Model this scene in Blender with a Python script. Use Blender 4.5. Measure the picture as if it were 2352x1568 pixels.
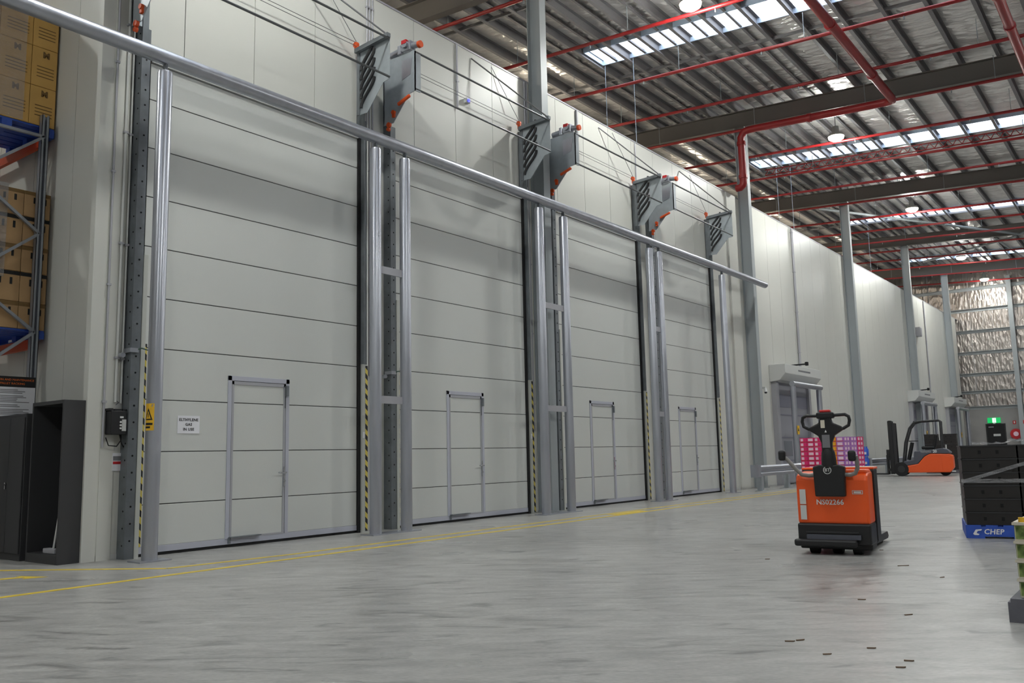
import bpy, bmesh, math, random
from mathutils import Vector, Matrix
random.seed(7)
ORD = ['first', 'second', 'third', 'fourth', 'fifth', 'sixth', 'seventh', 'eighth', 'ninth', 'tenth', 'eleventh', 'twelfth', 'thirteenth', 'fourteenth', 'fifteenth', 'sixteenth', 'seventeenth']
SC = bpy.context.scene
COL = SC.collection
for o in list(bpy.data.objects):
    bpy.data.objects.remove(o)

# ------------------------------------------------------------------ camera
FPX, YAW, PITCH, ROLL, CAMH = 1974.835, -.651895, .131528, -.021736, 1.0623
fw = Vector((math.sin(YAW) * math.cos(PITCH), math.cos(YAW) * math.cos(PITCH), math.sin(PITCH)))
rt = Vector((math.cos(YAW), -math.sin(YAW), 0))
up = rt.cross(fw)
r2 = rt * math.cos(ROLL) + up * math.sin(ROLL)
u2 = -rt * math.sin(ROLL) + up * math.cos(ROLL)
cam = bpy.data.objects.new('camera', bpy.data.cameras.new('camera'))
COL.objects.link(cam)
cam.matrix_world = Matrix(((r2.x, u2.x, -fw.x, 0), (r2.y, u2.y, -fw.y, 0), (r2.z, u2.z, -fw.z, CAMH), (0, 0, 0, 1)))
cam.data.sensor_width = 36
cam.data.lens = 36 * FPX / 2352
cam.data.clip_end = 300
SC.camera = cam

# ------------------------------------------------------------------ world and exposure
LAMP_W, SPILL, LAMP_E, SKY_E = 1120.0, .5, 30.0, 8.0
W = bpy.data.worlds.new('world')
SC.world = W
W.use_nodes = True
W.node_tree.nodes['Background'].inputs[0].default_value = (.75, .85, 1, 1)
W.node_tree.nodes['Background'].inputs[1].default_value = .6
SC.view_settings.view_transform = 'Standard'
SC.view_settings.look = 'None'
SC.view_settings.exposure = -0.78
SC.view_settings.gamma = 1
SC.view_settings.use_curve_mapping = False
SC.cycles.use_denoising = True
SC.cycles.max_bounces = 6
SC.cycles.diffuse_bounces = 3
SC.cycles.glossy_bounces = 3
SC.cycles.transparent_max_bounces = 6
SC.cycles.use_light_tree = False
SC.cycles.use_adaptive_sampling = True
SC.cycles.adaptive_threshold = .15
SC.cycles.sample_clamp_indirect = 6


# ------------------------------------------------------------------ helpers
def lin(c):
    c = c / 255
    return c / 12.92 if c <= .04045 else ((c + .055) / 1.055) ** 2.4


def rgb(c):
    return (lin(c[0]), lin(c[1]), lin(c[2]), 1)


MATS = {}


def mat(name, col, rough=.5, metal=0., var=0., vscale=3., vstretch=(1, 1, 1), bump=0., bscale=20., bstretch=(1, 1, 1), emis=None,
        estr=1., spec=.5, alpha=1., col2=None, rvar=0.):
    m = bpy.data.materials.new(name)
    m.use_nodes = True
    nt = m.node_tree
    b = nt.nodes['Principled BSDF']
    b.inputs['Base Color'].default_value = rgb(col)
    b.inputs['Roughness'].default_value = rough
    b.inputs['Metallic'].default_value = metal
    b.inputs['Specular IOR Level'].default_value = spec
    b.inputs['Alpha'].default_value = alpha
    if emis:
        b.inputs['Emission Color'].default_value = rgb(emis)
        b.inputs['Emission Strength'].default_value = estr
    if var or bump or rvar:
        tc = nt.nodes.new('ShaderNodeTexCoord')

        def noise(scale, stretch, detail):
            mp = nt.nodes.new('ShaderNodeMapping')
            mp.inputs['Scale'].default_value = stretch
            nt.links.new(tc.outputs['Object'], mp.inputs[0])
            n = nt.nodes.new('ShaderNodeTexNoise')
            n.inputs['Scale'].default_value = scale
            n.inputs['Detail'].default_value = detail
            nt.links.new(mp.outputs[0], n.inputs['Vector'])
            return n
        if var or rvar:
            n = noise(vscale, vstretch, 6)
            rp = nt.nodes.new('ShaderNodeMapRange')
            rp.inputs[1].default_value = .3
            rp.inputs[2].default_value = .7
            nt.links.new(n.outputs[0], rp.inputs[0])
            if var:
                mx = nt.nodes.new('ShaderNodeMix')
                mx.data_type = 'RGBA'
                lo = [max(0, c * (1 - var)) for c in rgb(col)[:3]] + [1]
                hi = rgb(col2) if col2 else [min(1, c * (1 + var)) for c in rgb(col)[:3]] + [1]
                mx.inputs[6].default_value = lo
                mx.inputs[7].default_value = hi
                nt.links.new(rp.outputs[0], mx.inputs[0])
                nt.links.new(mx.outputs[2], b.inputs['Base Color'])
            if rvar:
                r3 = nt.nodes.new('ShaderNodeMapRange')
                r3.inputs[3].default_value = max(.02, rough - rvar)
                r3.inputs[4].default_value = min(1, rough + rvar)
                nt.links.new(rp.outputs[0], r3.inputs[0])
                nt.links.new(r3.outputs[0], b.inputs['Roughness'])
        if bump:
            n = noise(bscale, bstretch, 4)
            bp = nt.nodes.new('ShaderNodeBump')
            bp.inputs['Strength'].default_value = bump
            bp.inputs['Distance'].default_value = .05
            nt.links.new(n.outputs[0], bp.inputs['Height'])
            nt.links.new(bp.outputs[0], b.inputs['Normal'])
    MATS[name] = m
    return m


class MB:
    """collects shapes and links them as one mesh object"""

    def __init__(s):
        s.v, s.f, s.sm, s.mi, s.m = [], [], [], [], 0

    def add(s, vs, fs, smooth=False):
        k = len(s.v)
        s.v += [tuple(p) for p in vs]
        for f in fs:
            s.f.append([i + k for i in f])
            s.sm.append(smooth)
            s.mi.append(s.m)
        return s

    def box(s, x0, x1, y0, y1, z0, z1):
        vs = [(x, y, z) for z in (z0, z1) for y in (y0, y1) for x in (x0, x1)]
        return s.add(vs, [(0, 2, 3, 1), (4, 5, 7, 6), (0, 1, 5, 4), (2, 6, 7, 3), (0, 4, 6, 2), (1, 3, 7, 5)])

    def bc(s, cx, cy, cz, sx, sy, sz):
        return s.box(cx - sx / 2, cx + sx / 2, cy - sy / 2, cy + sy / 2, cz - sz / 2, cz + sz / 2)

    def bar(s, p0, p1, w, h, upv=(0, 0, 1)):
        """rectangular bar from p0 to p1"""
        p0, p1 = Vector(p0), Vector(p1)
        d = (p1 - p0).normalized()
        upv = Vector(upv)
        a = d.cross(upv)
        if a.length < 1e-4:
            a = d.cross(Vector((1, 0, 0)))
        a.normalize()
        b = a.cross(d)
        vs = []
        for p in (p0, p1):
            for i, j in ((-1, -1), (1, -1), (1, 1), (-1, 1)):
                vs.append(p + a * (i * w / 2) + b * (j * h / 2))
        return s.add(vs, [(0, 1, 2, 3), (7, 6, 5, 4), (0, 4, 5, 1), (1, 5, 6, 2), (2, 6, 7, 3), (3, 7, 4, 0)])

    def tube(s, pts, r, n=10, cap=True):
        pts = [Vector(p) for p in pts]
        rs = r if isinstance(r, (list, tuple)) else [r] * len(pts)
        rings = []
        t0 = (pts[1] - pts[0]).normalized()
        a = t0.orthogonal().normalized()
        for i, p in enumerate(pts):
            if i == 0:
                t = t0
            elif i == len(pts) - 1:
                t = (pts[i] - pts[i - 1]).normalized()
            else:
                t = ((pts[i] - pts[i - 1]).normalized() + (pts[i + 1] - pts[i]).normalized()).normalized()
            a = (a - t * a.dot(t)).normalized()
            b = t.cross(a)
            rings.append([p + (a * math.cos(2 * math.pi * k / n) + b * math.sin(2 * math.pi * k / n)) * rs[i] for k in range(n)])
        vs = [p for rg in rings for p in rg]
        fs = []
        for i in range(len(pts) - 1):
            for k in range(n):
                k2 = (k + 1) % n
                fs.append((i * n + k, i * n + k2, (i + 1) * n + k2, (i + 1) * n + k))
        s.add(vs, fs, True)
        if cap:
            s.add(rings[0], [list(range(n))[::-1]])
            s.add(rings[-1], [list(range(n))])
        return s

    def prism(s, poly, axis, a0, a1):
        """poly in the two other axes (x: y,z; y: x,z; z: x,y), extruded a0..a1"""
        def P(q, a):
            return {'x': (a, q[0], q[1]), 'y': (q[0], a, q[1]), 'z': (q[0], q[1], a)}[axis]
        n = len(poly)
        vs = [P(q, a0) for q in poly] + [P(q, a1) for q in poly]
        fs = [list(range(n)), list(range(2 * n - 1, n - 1, -1))]
        for i in range(n):
            j = (i + 1) % n
            fs.append((i, i + n, j + n, j))
        return s.add(vs, fs)

    def ring(s, c, axis, ro, ri, h, n=24):
        """annulus disc with thickness h along axis"""
        c = Vector(c)
        ax = {'x': (Vector((0, 1, 0)), Vector((0, 0, 1)), Vector((1, 0, 0))), 'y': (Vector((1, 0, 0)), Vector((0, 0, 1)), Vector((0, 1, 0))),
              'z': (Vector((1, 0, 0)), Vector((0, 1, 0)), Vector((0, 0, 1)))}[axis]
        vs = []
        for r in (ro, ri):
            for hh in (-h / 2, h / 2):
                for k in range(n):
                    t = 2 * math.pi * k / n
                    vs.append(c + ax[0] * math.cos(t) * r + ax[1] * math.sin(t) * r + ax[2] * hh)
        fs = []
        for k in range(n):
            j = (k + 1) % n
            fs += [(k, j, n + j, n + k), (2 * n + k, 3 * n + k, 3 * n + j, 2 * n + j), (n + k, n + j, 3 * n + j, 3 * n + k), (k, 2 * n + k, 2 * n + j, j)]
        return s.add(vs, fs)

    def disc(s, c, axis, r, h, n=16):
        c = Vector(c)
        d = Vector({'x': (1, 0, 0), 'y': (0, 1, 0), 'z': (0, 0, 1)}[axis])
        return s.tube([c - d * h / 2, c + d * h / 2], r, n)

    def mesh(s, name, mats):
        me = bpy.data.meshes.new(name)
        me.from_pydata(s.v, [], s.f)
        for m in (mats if isinstance(mats, (list, tuple)) else [mats]):
            me.materials.append(MATS[m] if isinstance(m, str) else m)
        for p, sm, mi in zip(me.polygons, s.sm, s.mi):
            p.use_smooth = sm
            p.material_index = mi
        bm = bmesh.new()
        bm.from_mesh(me)
        bmesh.ops.recalc_face_normals(bm, faces=bm.faces)
        bm.to_mesh(me)
        bm.free()
        return me

    def build(s, name, mats, parent=None, loc=None, rotz=0, bevel=0., seg=2):
        o = bpy.data.objects.new(name, s.mesh(name, mats))
        COL.objects.link(o)
        if loc is not None:
            o.location = loc
        if rotz:
            o.rotation_euler = (0, 0, rotz)
        if parent:
            o.parent = parent
        if bevel:
            md = o.modifiers.new('bevel', 'BEVEL')
            md.width = bevel
            md.segments = seg
            md.limit_method = 'ANGLE'
            md.angle_limit = .7
        return o


def tag(o, label=None, cat=None, group=None, kind=None):
    if label:
        o['label'] = label
    if cat:
        o['category'] = cat
    if group:
        o['group'] = group
    if kind:
        o['kind'] = kind
    return o


def thing(name, label, cat, loc=(0, 0, 0), rotz=0, group=None, kind=None):
    o = bpy.data.objects.new(name, None)
    COL.objects.link(o)
    o.empty_display_size = .1
    o.location = loc
    o.rotation_euler = (0, 0, rotz)
    return tag(o, label, cat, group, kind)


def copy_tree(o, parent=None):
    c = o.copy()
    COL.objects.link(c)
    c.parent = parent
    for ch in list(o.children):
        copy_tree(ch, c)
    return c


def inst(o, loc, parent=None, rotz=None):
    c = o.copy()
    COL.objects.link(c)
    c.location = loc
    if rotz is not None:
        c.rotation_euler = (0, 0, rotz)
    if parent:
        c.parent = parent
    return c


def text(name, body, size, m, origin, xd, yd, parent=None, align='CENTER', ext=.0008, space=1.0, bold=0.):
    cu = bpy.data.curves.new(name, 'FONT')
    cu.body = body
    cu.size = size
    cu.align_x = align
    cu.align_y = 'CENTER'
    cu.extrude = ext
    cu.space_character = space
    cu.offset = bold
    cu.resolution_u = 2
    t = bpy.data.objects.new(name + '_curve', cu)
    COL.objects.link(t)
    bpy.context.view_layer.update()
    me = bpy.data.meshes.new_from_object(t)
    bpy.data.objects.remove(t)
    bpy.data.curves.remove(cu)
    xd, yd = Vector(xd).normalized(), Vector(yd).normalized()
    zd = xd.cross(yd)
    o = Vector(origin)
    me.transform(Matrix(((xd.x, yd.x, zd.x, o.x), (xd.y, yd.y, zd.y, o.y), (xd.z, yd.z, zd.z, o.z), (0, 0, 0, 1))))
    me.materials.clear()
    me.materials.append(MATS[m])
    ob = bpy.data.objects.new(name, me)
    COL.objects.link(ob)
    if parent:
        ob.parent = parent
    return ob


# ------------------------------------------------------------------ materials
mat('panel_white', (208, 208, 202), .38, var=.02, vscale=.6, spec=.4)
mat('panel_gap', (120, 118, 114), .6)
mat('door_white', (203, 205, 202), .42, var=.015, vscale=.8, bump=.02, bscale=60)
mat('door_gap', (62, 62, 64), .7)
mat('aluminium', (184, 186, 198), .42, .12)
mat('trim_grey', (172, 172, 178), .45, .2)
mat('galvanised', (180, 183, 192), .33, .8, var=.06, vscale=9, vstretch=(1, 1, .12), rvar=.05)
mat('galv_plate', (168, 175, 180), .42, .35, var=.1, vscale=7, rvar=.06)
mat('galv_dark', (116, 121, 126), .48, .35, var=.15, vscale=6)
mat('column_grey', (164, 170, 173), .5)
mat('beam_dark', (100, 96, 92), .55)
mat('purlin_grey', (128, 126, 128), .5, .2)
mat('sprinkler_red', (140, 25, 27), .38)
mat('black_rubber', (22, 22, 24), .7)
mat('hole_black', (12, 12, 14), .9)
mat('dark_plastic', (30, 30, 33), .5)
mat('orange_plastic', (216, 82, 30), .5)
mat('yellow_paint', (214, 186, 62), .55, var=.12, vscale=9)
mat('cover_white', (186, 188, 182), .5)
mat('cabinet_grey', (54, 54, 56), .5)
mat('cabinet_inside', (26, 26, 32), .6)
mat('rack_steel', (150, 154, 162), .42, .6)
mat('rack_orange', (190, 66, 22), .5)
mat('pallet_blue', (48, 84, 178), .55, var=.15, vscale=8)
mat('pallet_grey', (104, 104, 112), .6, var=.12, vscale=12)
mat('carton_yellow', (206, 164, 92), .65, var=.06, vscale=4)
mat('carton_brown', (176, 142, 100), .7, var=.08, vscale=4)
mat('carton_print', (120, 92, 52), .7)
mat('white', (230, 230, 230), .5)
mat('off_white', (204, 205, 203), .5)
mat('paper_white', (226, 226, 232), .6)
mat('ink_black', (20, 20, 22), .7)
mat('ink_grey', (120, 120, 124), .7)
mat('ink_orange', (226, 112, 40), .6)
mat('sign_red', (186, 30, 38), .5)
mat('sign_yellow', (232, 182, 44), .5)
mat('truck_orange', (240, 92, 34), .36)
mat('truck_black', (26, 26, 28), .45)
mat('truck_dark', (44, 44, 46), .5)
mat('truck_red', (206, 44, 44), .35)
mat('tube_grey', (128, 124, 120), .4)
mat('lift_grey', (78, 80, 90), .5)
mat('pink', (224, 42, 112), .5)
mat('pink_label', (240, 208, 222), .5)
mat('carton_orange', (240, 140, 30), .5)
mat('carton_purple', (176, 110, 190), .5)
mat('water_blue', (46, 96, 200), .3)
mat('crate_black', (30, 27, 26), .5)
mat('tray_cream', (214, 206, 188), .6)
mat('green_print', (92, 126, 44), .6, var=.65, vscale=16, col2=(170, 190, 110))
mat('blue_print', (70, 120, 200), .5, var=.3, vscale=20)
mat('precast', (152, 150, 148), .65, var=.05, vscale=2)
mat('hall_wall', (186, 185, 182), .6)
mat('exit_green', (20, 170, 90), .5, emis=(20, 190, 100), estr=1.2)
mat('exit_white', (240, 250, 245), .5, emis=(240, 255, 245), estr=1.6)
mat('curtain', (152, 152, 160), .55)
mat('curtain_dark', (126, 126, 140), .55)
mat('window_film', (130, 134, 142), .25)
mat('chrome', (200, 202, 206), .18, 1.)
mat('wood_chip', (112, 92, 74), .8)
mat('skylight', (250, 253, 255), .4, emis=(232, 243, 255), estr=SKY_E)
mat('lamp_glow', (255, 250, 240), .4, emis=(255, 240, 216), estr=LAMP_E)
MATS['lamp_glow'].cycles.emission_sampling = 'NONE'
mat('flashing', (196, 212, 232), .35, .3)
mat('led_blue', (60, 70, 220), .4, emis=(70, 80, 255), estr=3)
mat('chain_green', (70, 96, 84), .5)
mat('wire', (132, 132, 134), .4, .6)
mat('rod_steel', (112, 114, 116), .35, .8)


def foil_mat(name, stretch, scale, dist, strength, col, metal):
    m = mat(name, col, .32, metal)
    nt = m.node_tree
    b = nt.nodes['Principled BSDF']
    tc = nt.nodes.new('ShaderNodeTexCoord')
    mp = nt.nodes.new('ShaderNodeMapping')
    mp.inputs['Scale'].default_value = stretch
    nt.links.new(tc.outputs['Object'], mp.inputs[0])
    n = nt.nodes.new('ShaderNodeTexNoise')
    n.inputs['Scale'].default_value = scale
    n.inputs['Detail'].default_value = 3
    n.inputs['Distortion'].default_value = .6
    nt.links.new(mp.outputs[0], n.inputs['Vector'])
    n2 = nt.nodes.new('ShaderNodeTexVoronoi')
    n2.inputs['Scale'].default_value = scale * 1.7
    nt.links.new(mp.outputs[0], n2.inputs['Vector'])
    ad = nt.nodes.new('ShaderNodeMath')
    ad.operation = 'MULTIPLY_ADD'
    ad.inputs[1].default_value = .5
    nt.links.new(n2.outputs['Distance'], ad.inputs[0])
    nt.links.new(n.outputs[0], ad.inputs[2])
    bp = nt.nodes.new('ShaderNodeBump')
    bp.inputs['Strength'].default_value = strength
    bp.inputs['Distance'].default_value = dist
    nt.links.new(ad.outputs[0], bp.inputs['Height'])
    nt.links.new(bp.outputs[0], b.inputs['Normal'])
    return m


foil_mat('foil_roof', (1.5, 4.2, 1), 4.5, .012, 1., (246, 243, 240), .6)
foil_mat('foil_wall', (2.4, 1, .9), 1.8, .05, 1., (176, 169, 164), .9)


def stripe_mat():
    m = mat('hazard', (20, 20, 20), .55)
    nt = m.node_tree
    b = nt.nodes['Principled BSDF']
    tc = nt.nodes.new('ShaderNodeTexCoord')
    sp = nt.nodes.new('ShaderNodeSeparateXYZ')
    nt.links.new(tc.outputs['Object'], sp.inputs[0])
    a = nt.nodes.new('ShaderNodeMath')
    a.operation = 'ADD'
    nt.links.new(sp.outputs[1], a.inputs[0])
    nt.links.new(sp.outputs[2], a.inputs[1])
    c = nt.nodes.new('ShaderNodeMath')
    c.operation = 'MULTIPLY'
    c.inputs[1].default_value = 1 / .15
    nt.links.new(a.outputs[0], c.inputs[0])
    f = nt.nodes.new('ShaderNodeMath')
    f.operation = 'FRACT'
    nt.links.new(c.outputs[0], f.inputs[0])
    g = nt.nodes.new('ShaderNodeMath')
    g.operation = 'GREATER_THAN'
    g.inputs[1].default_value = .5
    nt.links.new(f.outputs[0], g.inputs[0])
    mx = nt.nodes.new('ShaderNodeMix')
    mx.data_type = 'RGBA'
    mx.inputs[6].default_value = rgb((24, 24, 26))
    mx.inputs[7].default_value = rgb((206, 186, 84))
    nt.links.new(g.outputs[0], mx.inputs[0])
    nt.links.new(mx.outputs[2], b.inputs['Base Color'])


stripe_mat()


def film_mat():
    m = mat('film', (225, 225, 228), .12, 0)
    nt = m.node_tree
    b = nt.nodes['Principled BSDF']
    b.inputs['Alpha'].default_value = .2
    tc = nt.nodes.new('ShaderNodeTexCoord')
    mp = nt.nodes.new('ShaderNodeMapping')
    mp.inputs['Scale'].default_value = (1, 1, 3.2)
    nt.links.new(tc.outputs['Object'], mp.inputs[0])
    n = nt.nodes.new('ShaderNodeTexNoise')
    n.inputs['Scale'].default_value = 7
    n.inputs['Detail'].default_value = 4
    n.inputs['Distortion'].default_value = 1.2
    nt.links.new(mp.outputs[0], n.inputs['Vector'])
    bp = nt.nodes.new('ShaderNodeBump')
    bp.inputs['Strength'].default_value = 1
    bp.inputs['Distance'].default_value = .1
    nt.links.new(n.outputs[0], bp.inputs['Height'])
    nt.links.new(bp.outputs[0], b.inputs['Normal'])


film_mat()


def floor_mat():
    m = mat('concrete', (140, 139, 136), .3)
    nt = m.node_tree
    b = nt.nodes['Principled BSDF']
    b.inputs['Specular IOR Level'].default_value = .26
    tc = nt.nodes.new('ShaderNodeTexCoord')

    def noise(scale, st, detail, dist=0.):
        mp = nt.nodes.new('ShaderNodeMapping')
        mp.vector_type = 'TEXTURE'
        mp.inputs['Scale'].default_value = st
        mp.inputs['Rotation'].default_value = (0, 0, .62)
        nt.links.new(tc.outputs['Object'], mp.inputs[0])
        n = nt.nodes.new('ShaderNodeTexNoise')
        n.inputs['Scale'].default_value = scale
        n.inputs['Detail'].default_value = detail
        n.inputs['Distortion'].default_value = dist
        nt.links.new(mp.outputs[0], n.inputs['Vector'])
        return n

    def rng(n, a, bb, c, d):
        r = nt.nodes.new('ShaderNodeMapRange')
        for i, x in enumerate((a, bb, c, d)):
            r.inputs[i + 1].default_value = x
        nt.links.new(n.outputs[0], r.inputs[0])
        return r
    big = rng(noise(.5, (1.5, 1, 1), 5, .5), .3, .7, .88, 1.1)
    mid = rng(noise(9, (3, 1, 1), 5, .8), .3, .7, .8, 1.14)
    dark = rng(noise(3.6, (3.2, 1, 1), 8, 2.2), .57, .7, 1., .58)
    fine = rng(noise(70, (2.5, 1, 1), 2), .3, .7, .86, 1.1)
    prev = None
    for r in (big, mid, dark, fine):
        if prev is None:
            prev = r
            continue
        k = nt.nodes.new('ShaderNodeMath')
        k.operation = 'MULTIPLY'
        nt.links.new(prev.outputs[0], k.inputs[0])
        nt.links.new(r.outputs[0], k.inputs[1])
        prev = k
    mx = nt.nodes.new('ShaderNodeVectorMath')
    mx.operation = 'SCALE'
    mx.inputs[0].default_value = rgb((163, 162, 159))[:3]
    nt.links.new(prev.outputs[0], mx.inputs['Scale'])
    nt.links.new(mx.outputs[0], b.inputs['Base Color'])
    rr = rng(noise(1.8, (3, 1, 1), 3, .5), .3, .7, .27, .37)
    nt.links.new(rr.outputs[0], b.inputs['Roughness'])
    bp = nt.nodes.new('ShaderNodeBump')
    bp.inputs['Strength'].default_value = .06
    bp.inputs['Distance'].default_value = .02
    nb = noise(18, (5, 1, 1), 2)
    nt.links.new(nb.outputs[0], bp.inputs['Height'])
    nt.links.new(bp.outputs[0], b.inputs['Normal'])


floor_mat()

# ------------------------------------------------------------------ setting
WX = -9.60            # face of the cool room wall
DX = -9.53            # face of the big doors
WTOP = 8.42
Y0, Y1, XL, XR = -14.0, 56.0, -21.0, 15.0
SL = -.058


def zb(x):            # underside of rafters
    return 10.6 + SL * (x + 9.3)


COLY = [13.4, 23.85, 34.0, 43.5, 52.4]
BEAMY = [-7.5, 2.95] + COLY

floor = tag(MB().box(XL, XR, Y0, Y1, -.2, 0).build('floor', 'concrete'), 'grey polished concrete warehouse floor with scuffs', 'floor', kind='structure')


def line_pts(pts, w):
    m = MB()
    for (x0, y0), (x1, y1) in zip(pts[:-1], pts[1:]):
        m.bar((x0, y0, .0015), (x1, y1, .0015), w, .003)
    return m


line_pts([(-7.74, 0), (-7.74, 24)], .075).build('yellow_line', 'yellow_paint', floor)
line_pts([(-9.75, 3.97), (-8.24, 4.95), (-8.1, 6.4), (-8.08, 24)], .065).build('yellow_line', 'yellow_paint', floor)
line_pts([(-7.9, 13.1), (-7.9, 14.2)], .2).build('yellow_patch', 'yellow_paint', floor)
ar = MB()
ar.prism([(-9.06, 3.5), (-8.98, 3.5), (-8.88, 3.86), (-8.80, 3.80), (-8.72, 4.0), (-9.08, 3.86), (-8.97, 3.86)], 'z', .0005, .003)
ar.build('arrow_marking', 'yellow_paint', floor)

# left wall: cool room sandwich panels
wall_left = tag(MB().box(WX - .16, WX - .1, 5.06, Y1, 0, WTOP).build('wall_left', 'panel_gap'),
                'long white insulated panel wall behind the tall doors', 'wall', kind='structure')
pw = 1.055
wp = MB().box(-.1, 0, .005, pw - .005, 0, WTOP).mesh('wall_panel', 'panel_white')
n = int((Y1 - 5.06) / pw) + 1
for i in range(n):
    y = 5.79 - pw + i * pw
    if y + pw > Y1:
        break
    o = bpy.data.objects.new('wall_panel', wp)
    COL.objects.link(o)
    o.parent = wall_left
    o.location = (WX, y, 0)
MB().box(WX - .1, WX, 5.06, 5.79 - pw + .003 if 5.79 - pw > 5.06 else 5.07, 0, WTOP).build('wall_panel', 'panel_white', wall_left)
MB().box(WX - .16, WX + .012, 4.9, 5.06, 0, WTOP).build('corner_trim', 'panel_white', wall_left)
MB().box(WX - .2, WX + .01, 4.9, Y1, WTOP, WTOP + .03).build('top_capping', 'trim_grey', wall_left)
MB().box(WX - .01, WX + .006, 4.9, 5.2, 0, .06).build('floor_angle', 'off_white', wall_left)
MB().box(WX, WX + .006, 21.5, Y1, 0, .06).build('floor_angle', 'off_white', wall_left)
MB().box(WX, WX + .05, 22.78, 23.4, 0, WTOP).build('wall_step', 'panel_white', wall_left)

ws = tag(MB().box(XL, WX - .16, 5.06, 5.16, 0, WTOP).build('wall_side', 'panel_gap'), 'shaded end wall of the cool room behind the racking', 'wall', kind='structure')
for i in range(10):
    x1 = WX - .165 - i * 1.1
    MB().box(max(XL, x1 - 1.09), x1, 5.05, 5.06, 0, WTOP).build('wall_panel', 'panel_white', ws)
tag(MB().box(XL, WX - .21, 5.0, Y1, WTOP - .1, WTOP).build('wall_top', 'off_white'), 'white panel roof of the cool room above the wall', 'roof', kind='structure')

# the hall's other walls
wr = tag(MB().box(XR, XR + .2, Y0, Y1, 0, 12.6).build('wall_right', 'hall_wall'), 'plain wall on the far right of the hall', 'wall', kind='structure')
wb = tag(MB().box(XL, XR, Y0 - .2, Y0, 0, 12.6).build('wall_back', 'hall_wall'), 'plain wall behind the camera', 'wall', kind='structure')
wl2 = tag(MB().box(XL - .2, XL, Y0, Y1, 0, 12.6).build('wall_far_left', 'hall_wall'), 'plain wall at the far left of the hall', 'wall', kind='structure')

# end wall: precast below, foil sheets and girts above
we = tag(MB().box(XL, XR, Y1, Y1 + .2, 0, 3.15).build('wall_end', 'precast'), 'end wall with grey concrete base and crinkled foil above', 'wall', kind='structure')
GZ = [3.2, 4.1, 5.12, 6.38, 7.63, 8.9, 10.15]
ecx = [-19, -13.2, -6.75, -.5, 6, 12]
for i, z0 in enumerate(GZ):
    z1 = GZ[i + 1] if i + 1 < len(GZ) else 12.3
    for a, b_ in zip(ecx[:-1], ecx[1:]):
        k = 3
        for j in range(k):
            xa, xb = a + (b_ - a) * j / k, a + (b_ - a) * (j + 1) / k
            MB().box(xa, xb - .01, Y1 + .02, Y1 + .06, z0, z1).build('foil_sheet', 'foil_wall', we)
    MB().prism([(Y1 - .02, z0 - .09), (Y1 + .02, z0 - .09), (Y1 + .02, z0 + .09), (Y1 - .16, z0 + .09), (Y1 - .16, z0 + .07), (Y1 - .02, z0 + .07)], 'x', XL, XR).build(
        'girt', 'column_grey', we)
for x in ecx:
    MB().box(x - .12, x + .12, Y1 - .36, Y1 - .16, 0, zb(x) + .2).build('end_wall_column', 'column_grey', we)
MB().box(-6.9, -6.86, Y1 - .012, Y1, 0, 3.15).build('panel_joint', 'panel_gap', we)
MB().box(-9.5, -9.38, Y1 - .08, Y1, 0, 3.3).build('downpipe', 'trim_grey', we)

# ceiling: foil between purlins
SKY = [(-3.2, -2.25), (7.2, 8.15), (18.0, 18.95), (29.0, 29.95), (39.85, 40.8), (50.3, 51.25)]
SKX0 = -11.2
PS = .86
PX = [-20.66 + PS * i for i in range(41)]
PX2 = [x + PS / 2 for x in PX if -12.1 < x < -7.2]      # closer purlins beside the column line
m = MB()
cr = random.Random(4)
for a, b_ in zip([XL] + PX, PX + [XR]):
    if b_ - a < .01:
        continue
    segs = []
    y = Y0
    for s0, s1 in SKY:
        segs.append((y, s0 if (a + b_) / 2 > SKX0 else s1))
        y = s1
    segs.append((y, Y1 + .2))
    for ya, yb in segs:
        fine = a > -17 and b_ < 3 and yb > 11
        ks = [0, .16, .33, .5, .67, .84, 1] if fine else [0, .5, 1]
        nk = len(ks)
        ys = [ya]
        if fine:                       # crinkles: uneven creases across the bay
            while ys[-1] < yb - .12:
                ys.append(ys[-1] + cr.uniform(.045, .1))
        ys.append(yb)
        vs = []
        for jj, yy in enumerate(ys):
            row = cr.uniform(-.022, .022)
            for t in ks:
                x = a + (b_ - a) * t
                dz = (row + cr.uniform(-.016, .016)) * min(1, 6 * t, 6 * (1 - t)) if fine else 0
                vs.append((x, yy + (cr.uniform(-.012, .012) if fine and 0 < jj < len(ys) - 1 else 0), zb(x) + .775 - .03 * math.sin(math.pi * t) + dz))
        m.add(vs, [(r_ * nk + q_, r_ * nk + q_ + 1, (r_ + 1) * nk + q_ + 1, (r_ + 1) * nk + q_) for r_ in range(len(ys) - 1) for q_ in range(nk - 1)])
        m.add([(a, ya, zb(a) + .98), (b_, ya, zb(b_) + .98), (b_, yb, zb(b_) + .98), (a, yb, zb(a) + .98)], [(0, 1, 2, 3)])
ceil = tag(m.build('ceiling', 'foil_roof'), 'crinkled silver foil roof lining above steel purlins', 'ceiling', kind='structure')
pm = MB()
pm.prism([(-.04, 0), (.04, 0), (.04, .03), (.034, .03), (.034, .006), (-.034, .006), (-.034, .254), (.04, .254), (.04, .26), (-.04, .26)], 'y', Y0, Y1)
pme = pm.mesh('purlin', 'purlin_grey')
pm2 = MB().prism([(-.03, 0), (.03, 0), (.03, .02), (.025, .02), (.025, .005), (-.025, .005), (-.025, .11), (-.03, .11)], 'y', Y0, Y1).mesh('purlin', 'purlin_grey')
for x in PX + PX2:
    o = bpy.data.objects.new('purlin', pm2 if x in PX2 else pme)
    COL.objects.link(o)
    o.parent = ceil
    o.location = (x, 0, zb(x) + (.645 if x in PX2 else .5))
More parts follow.
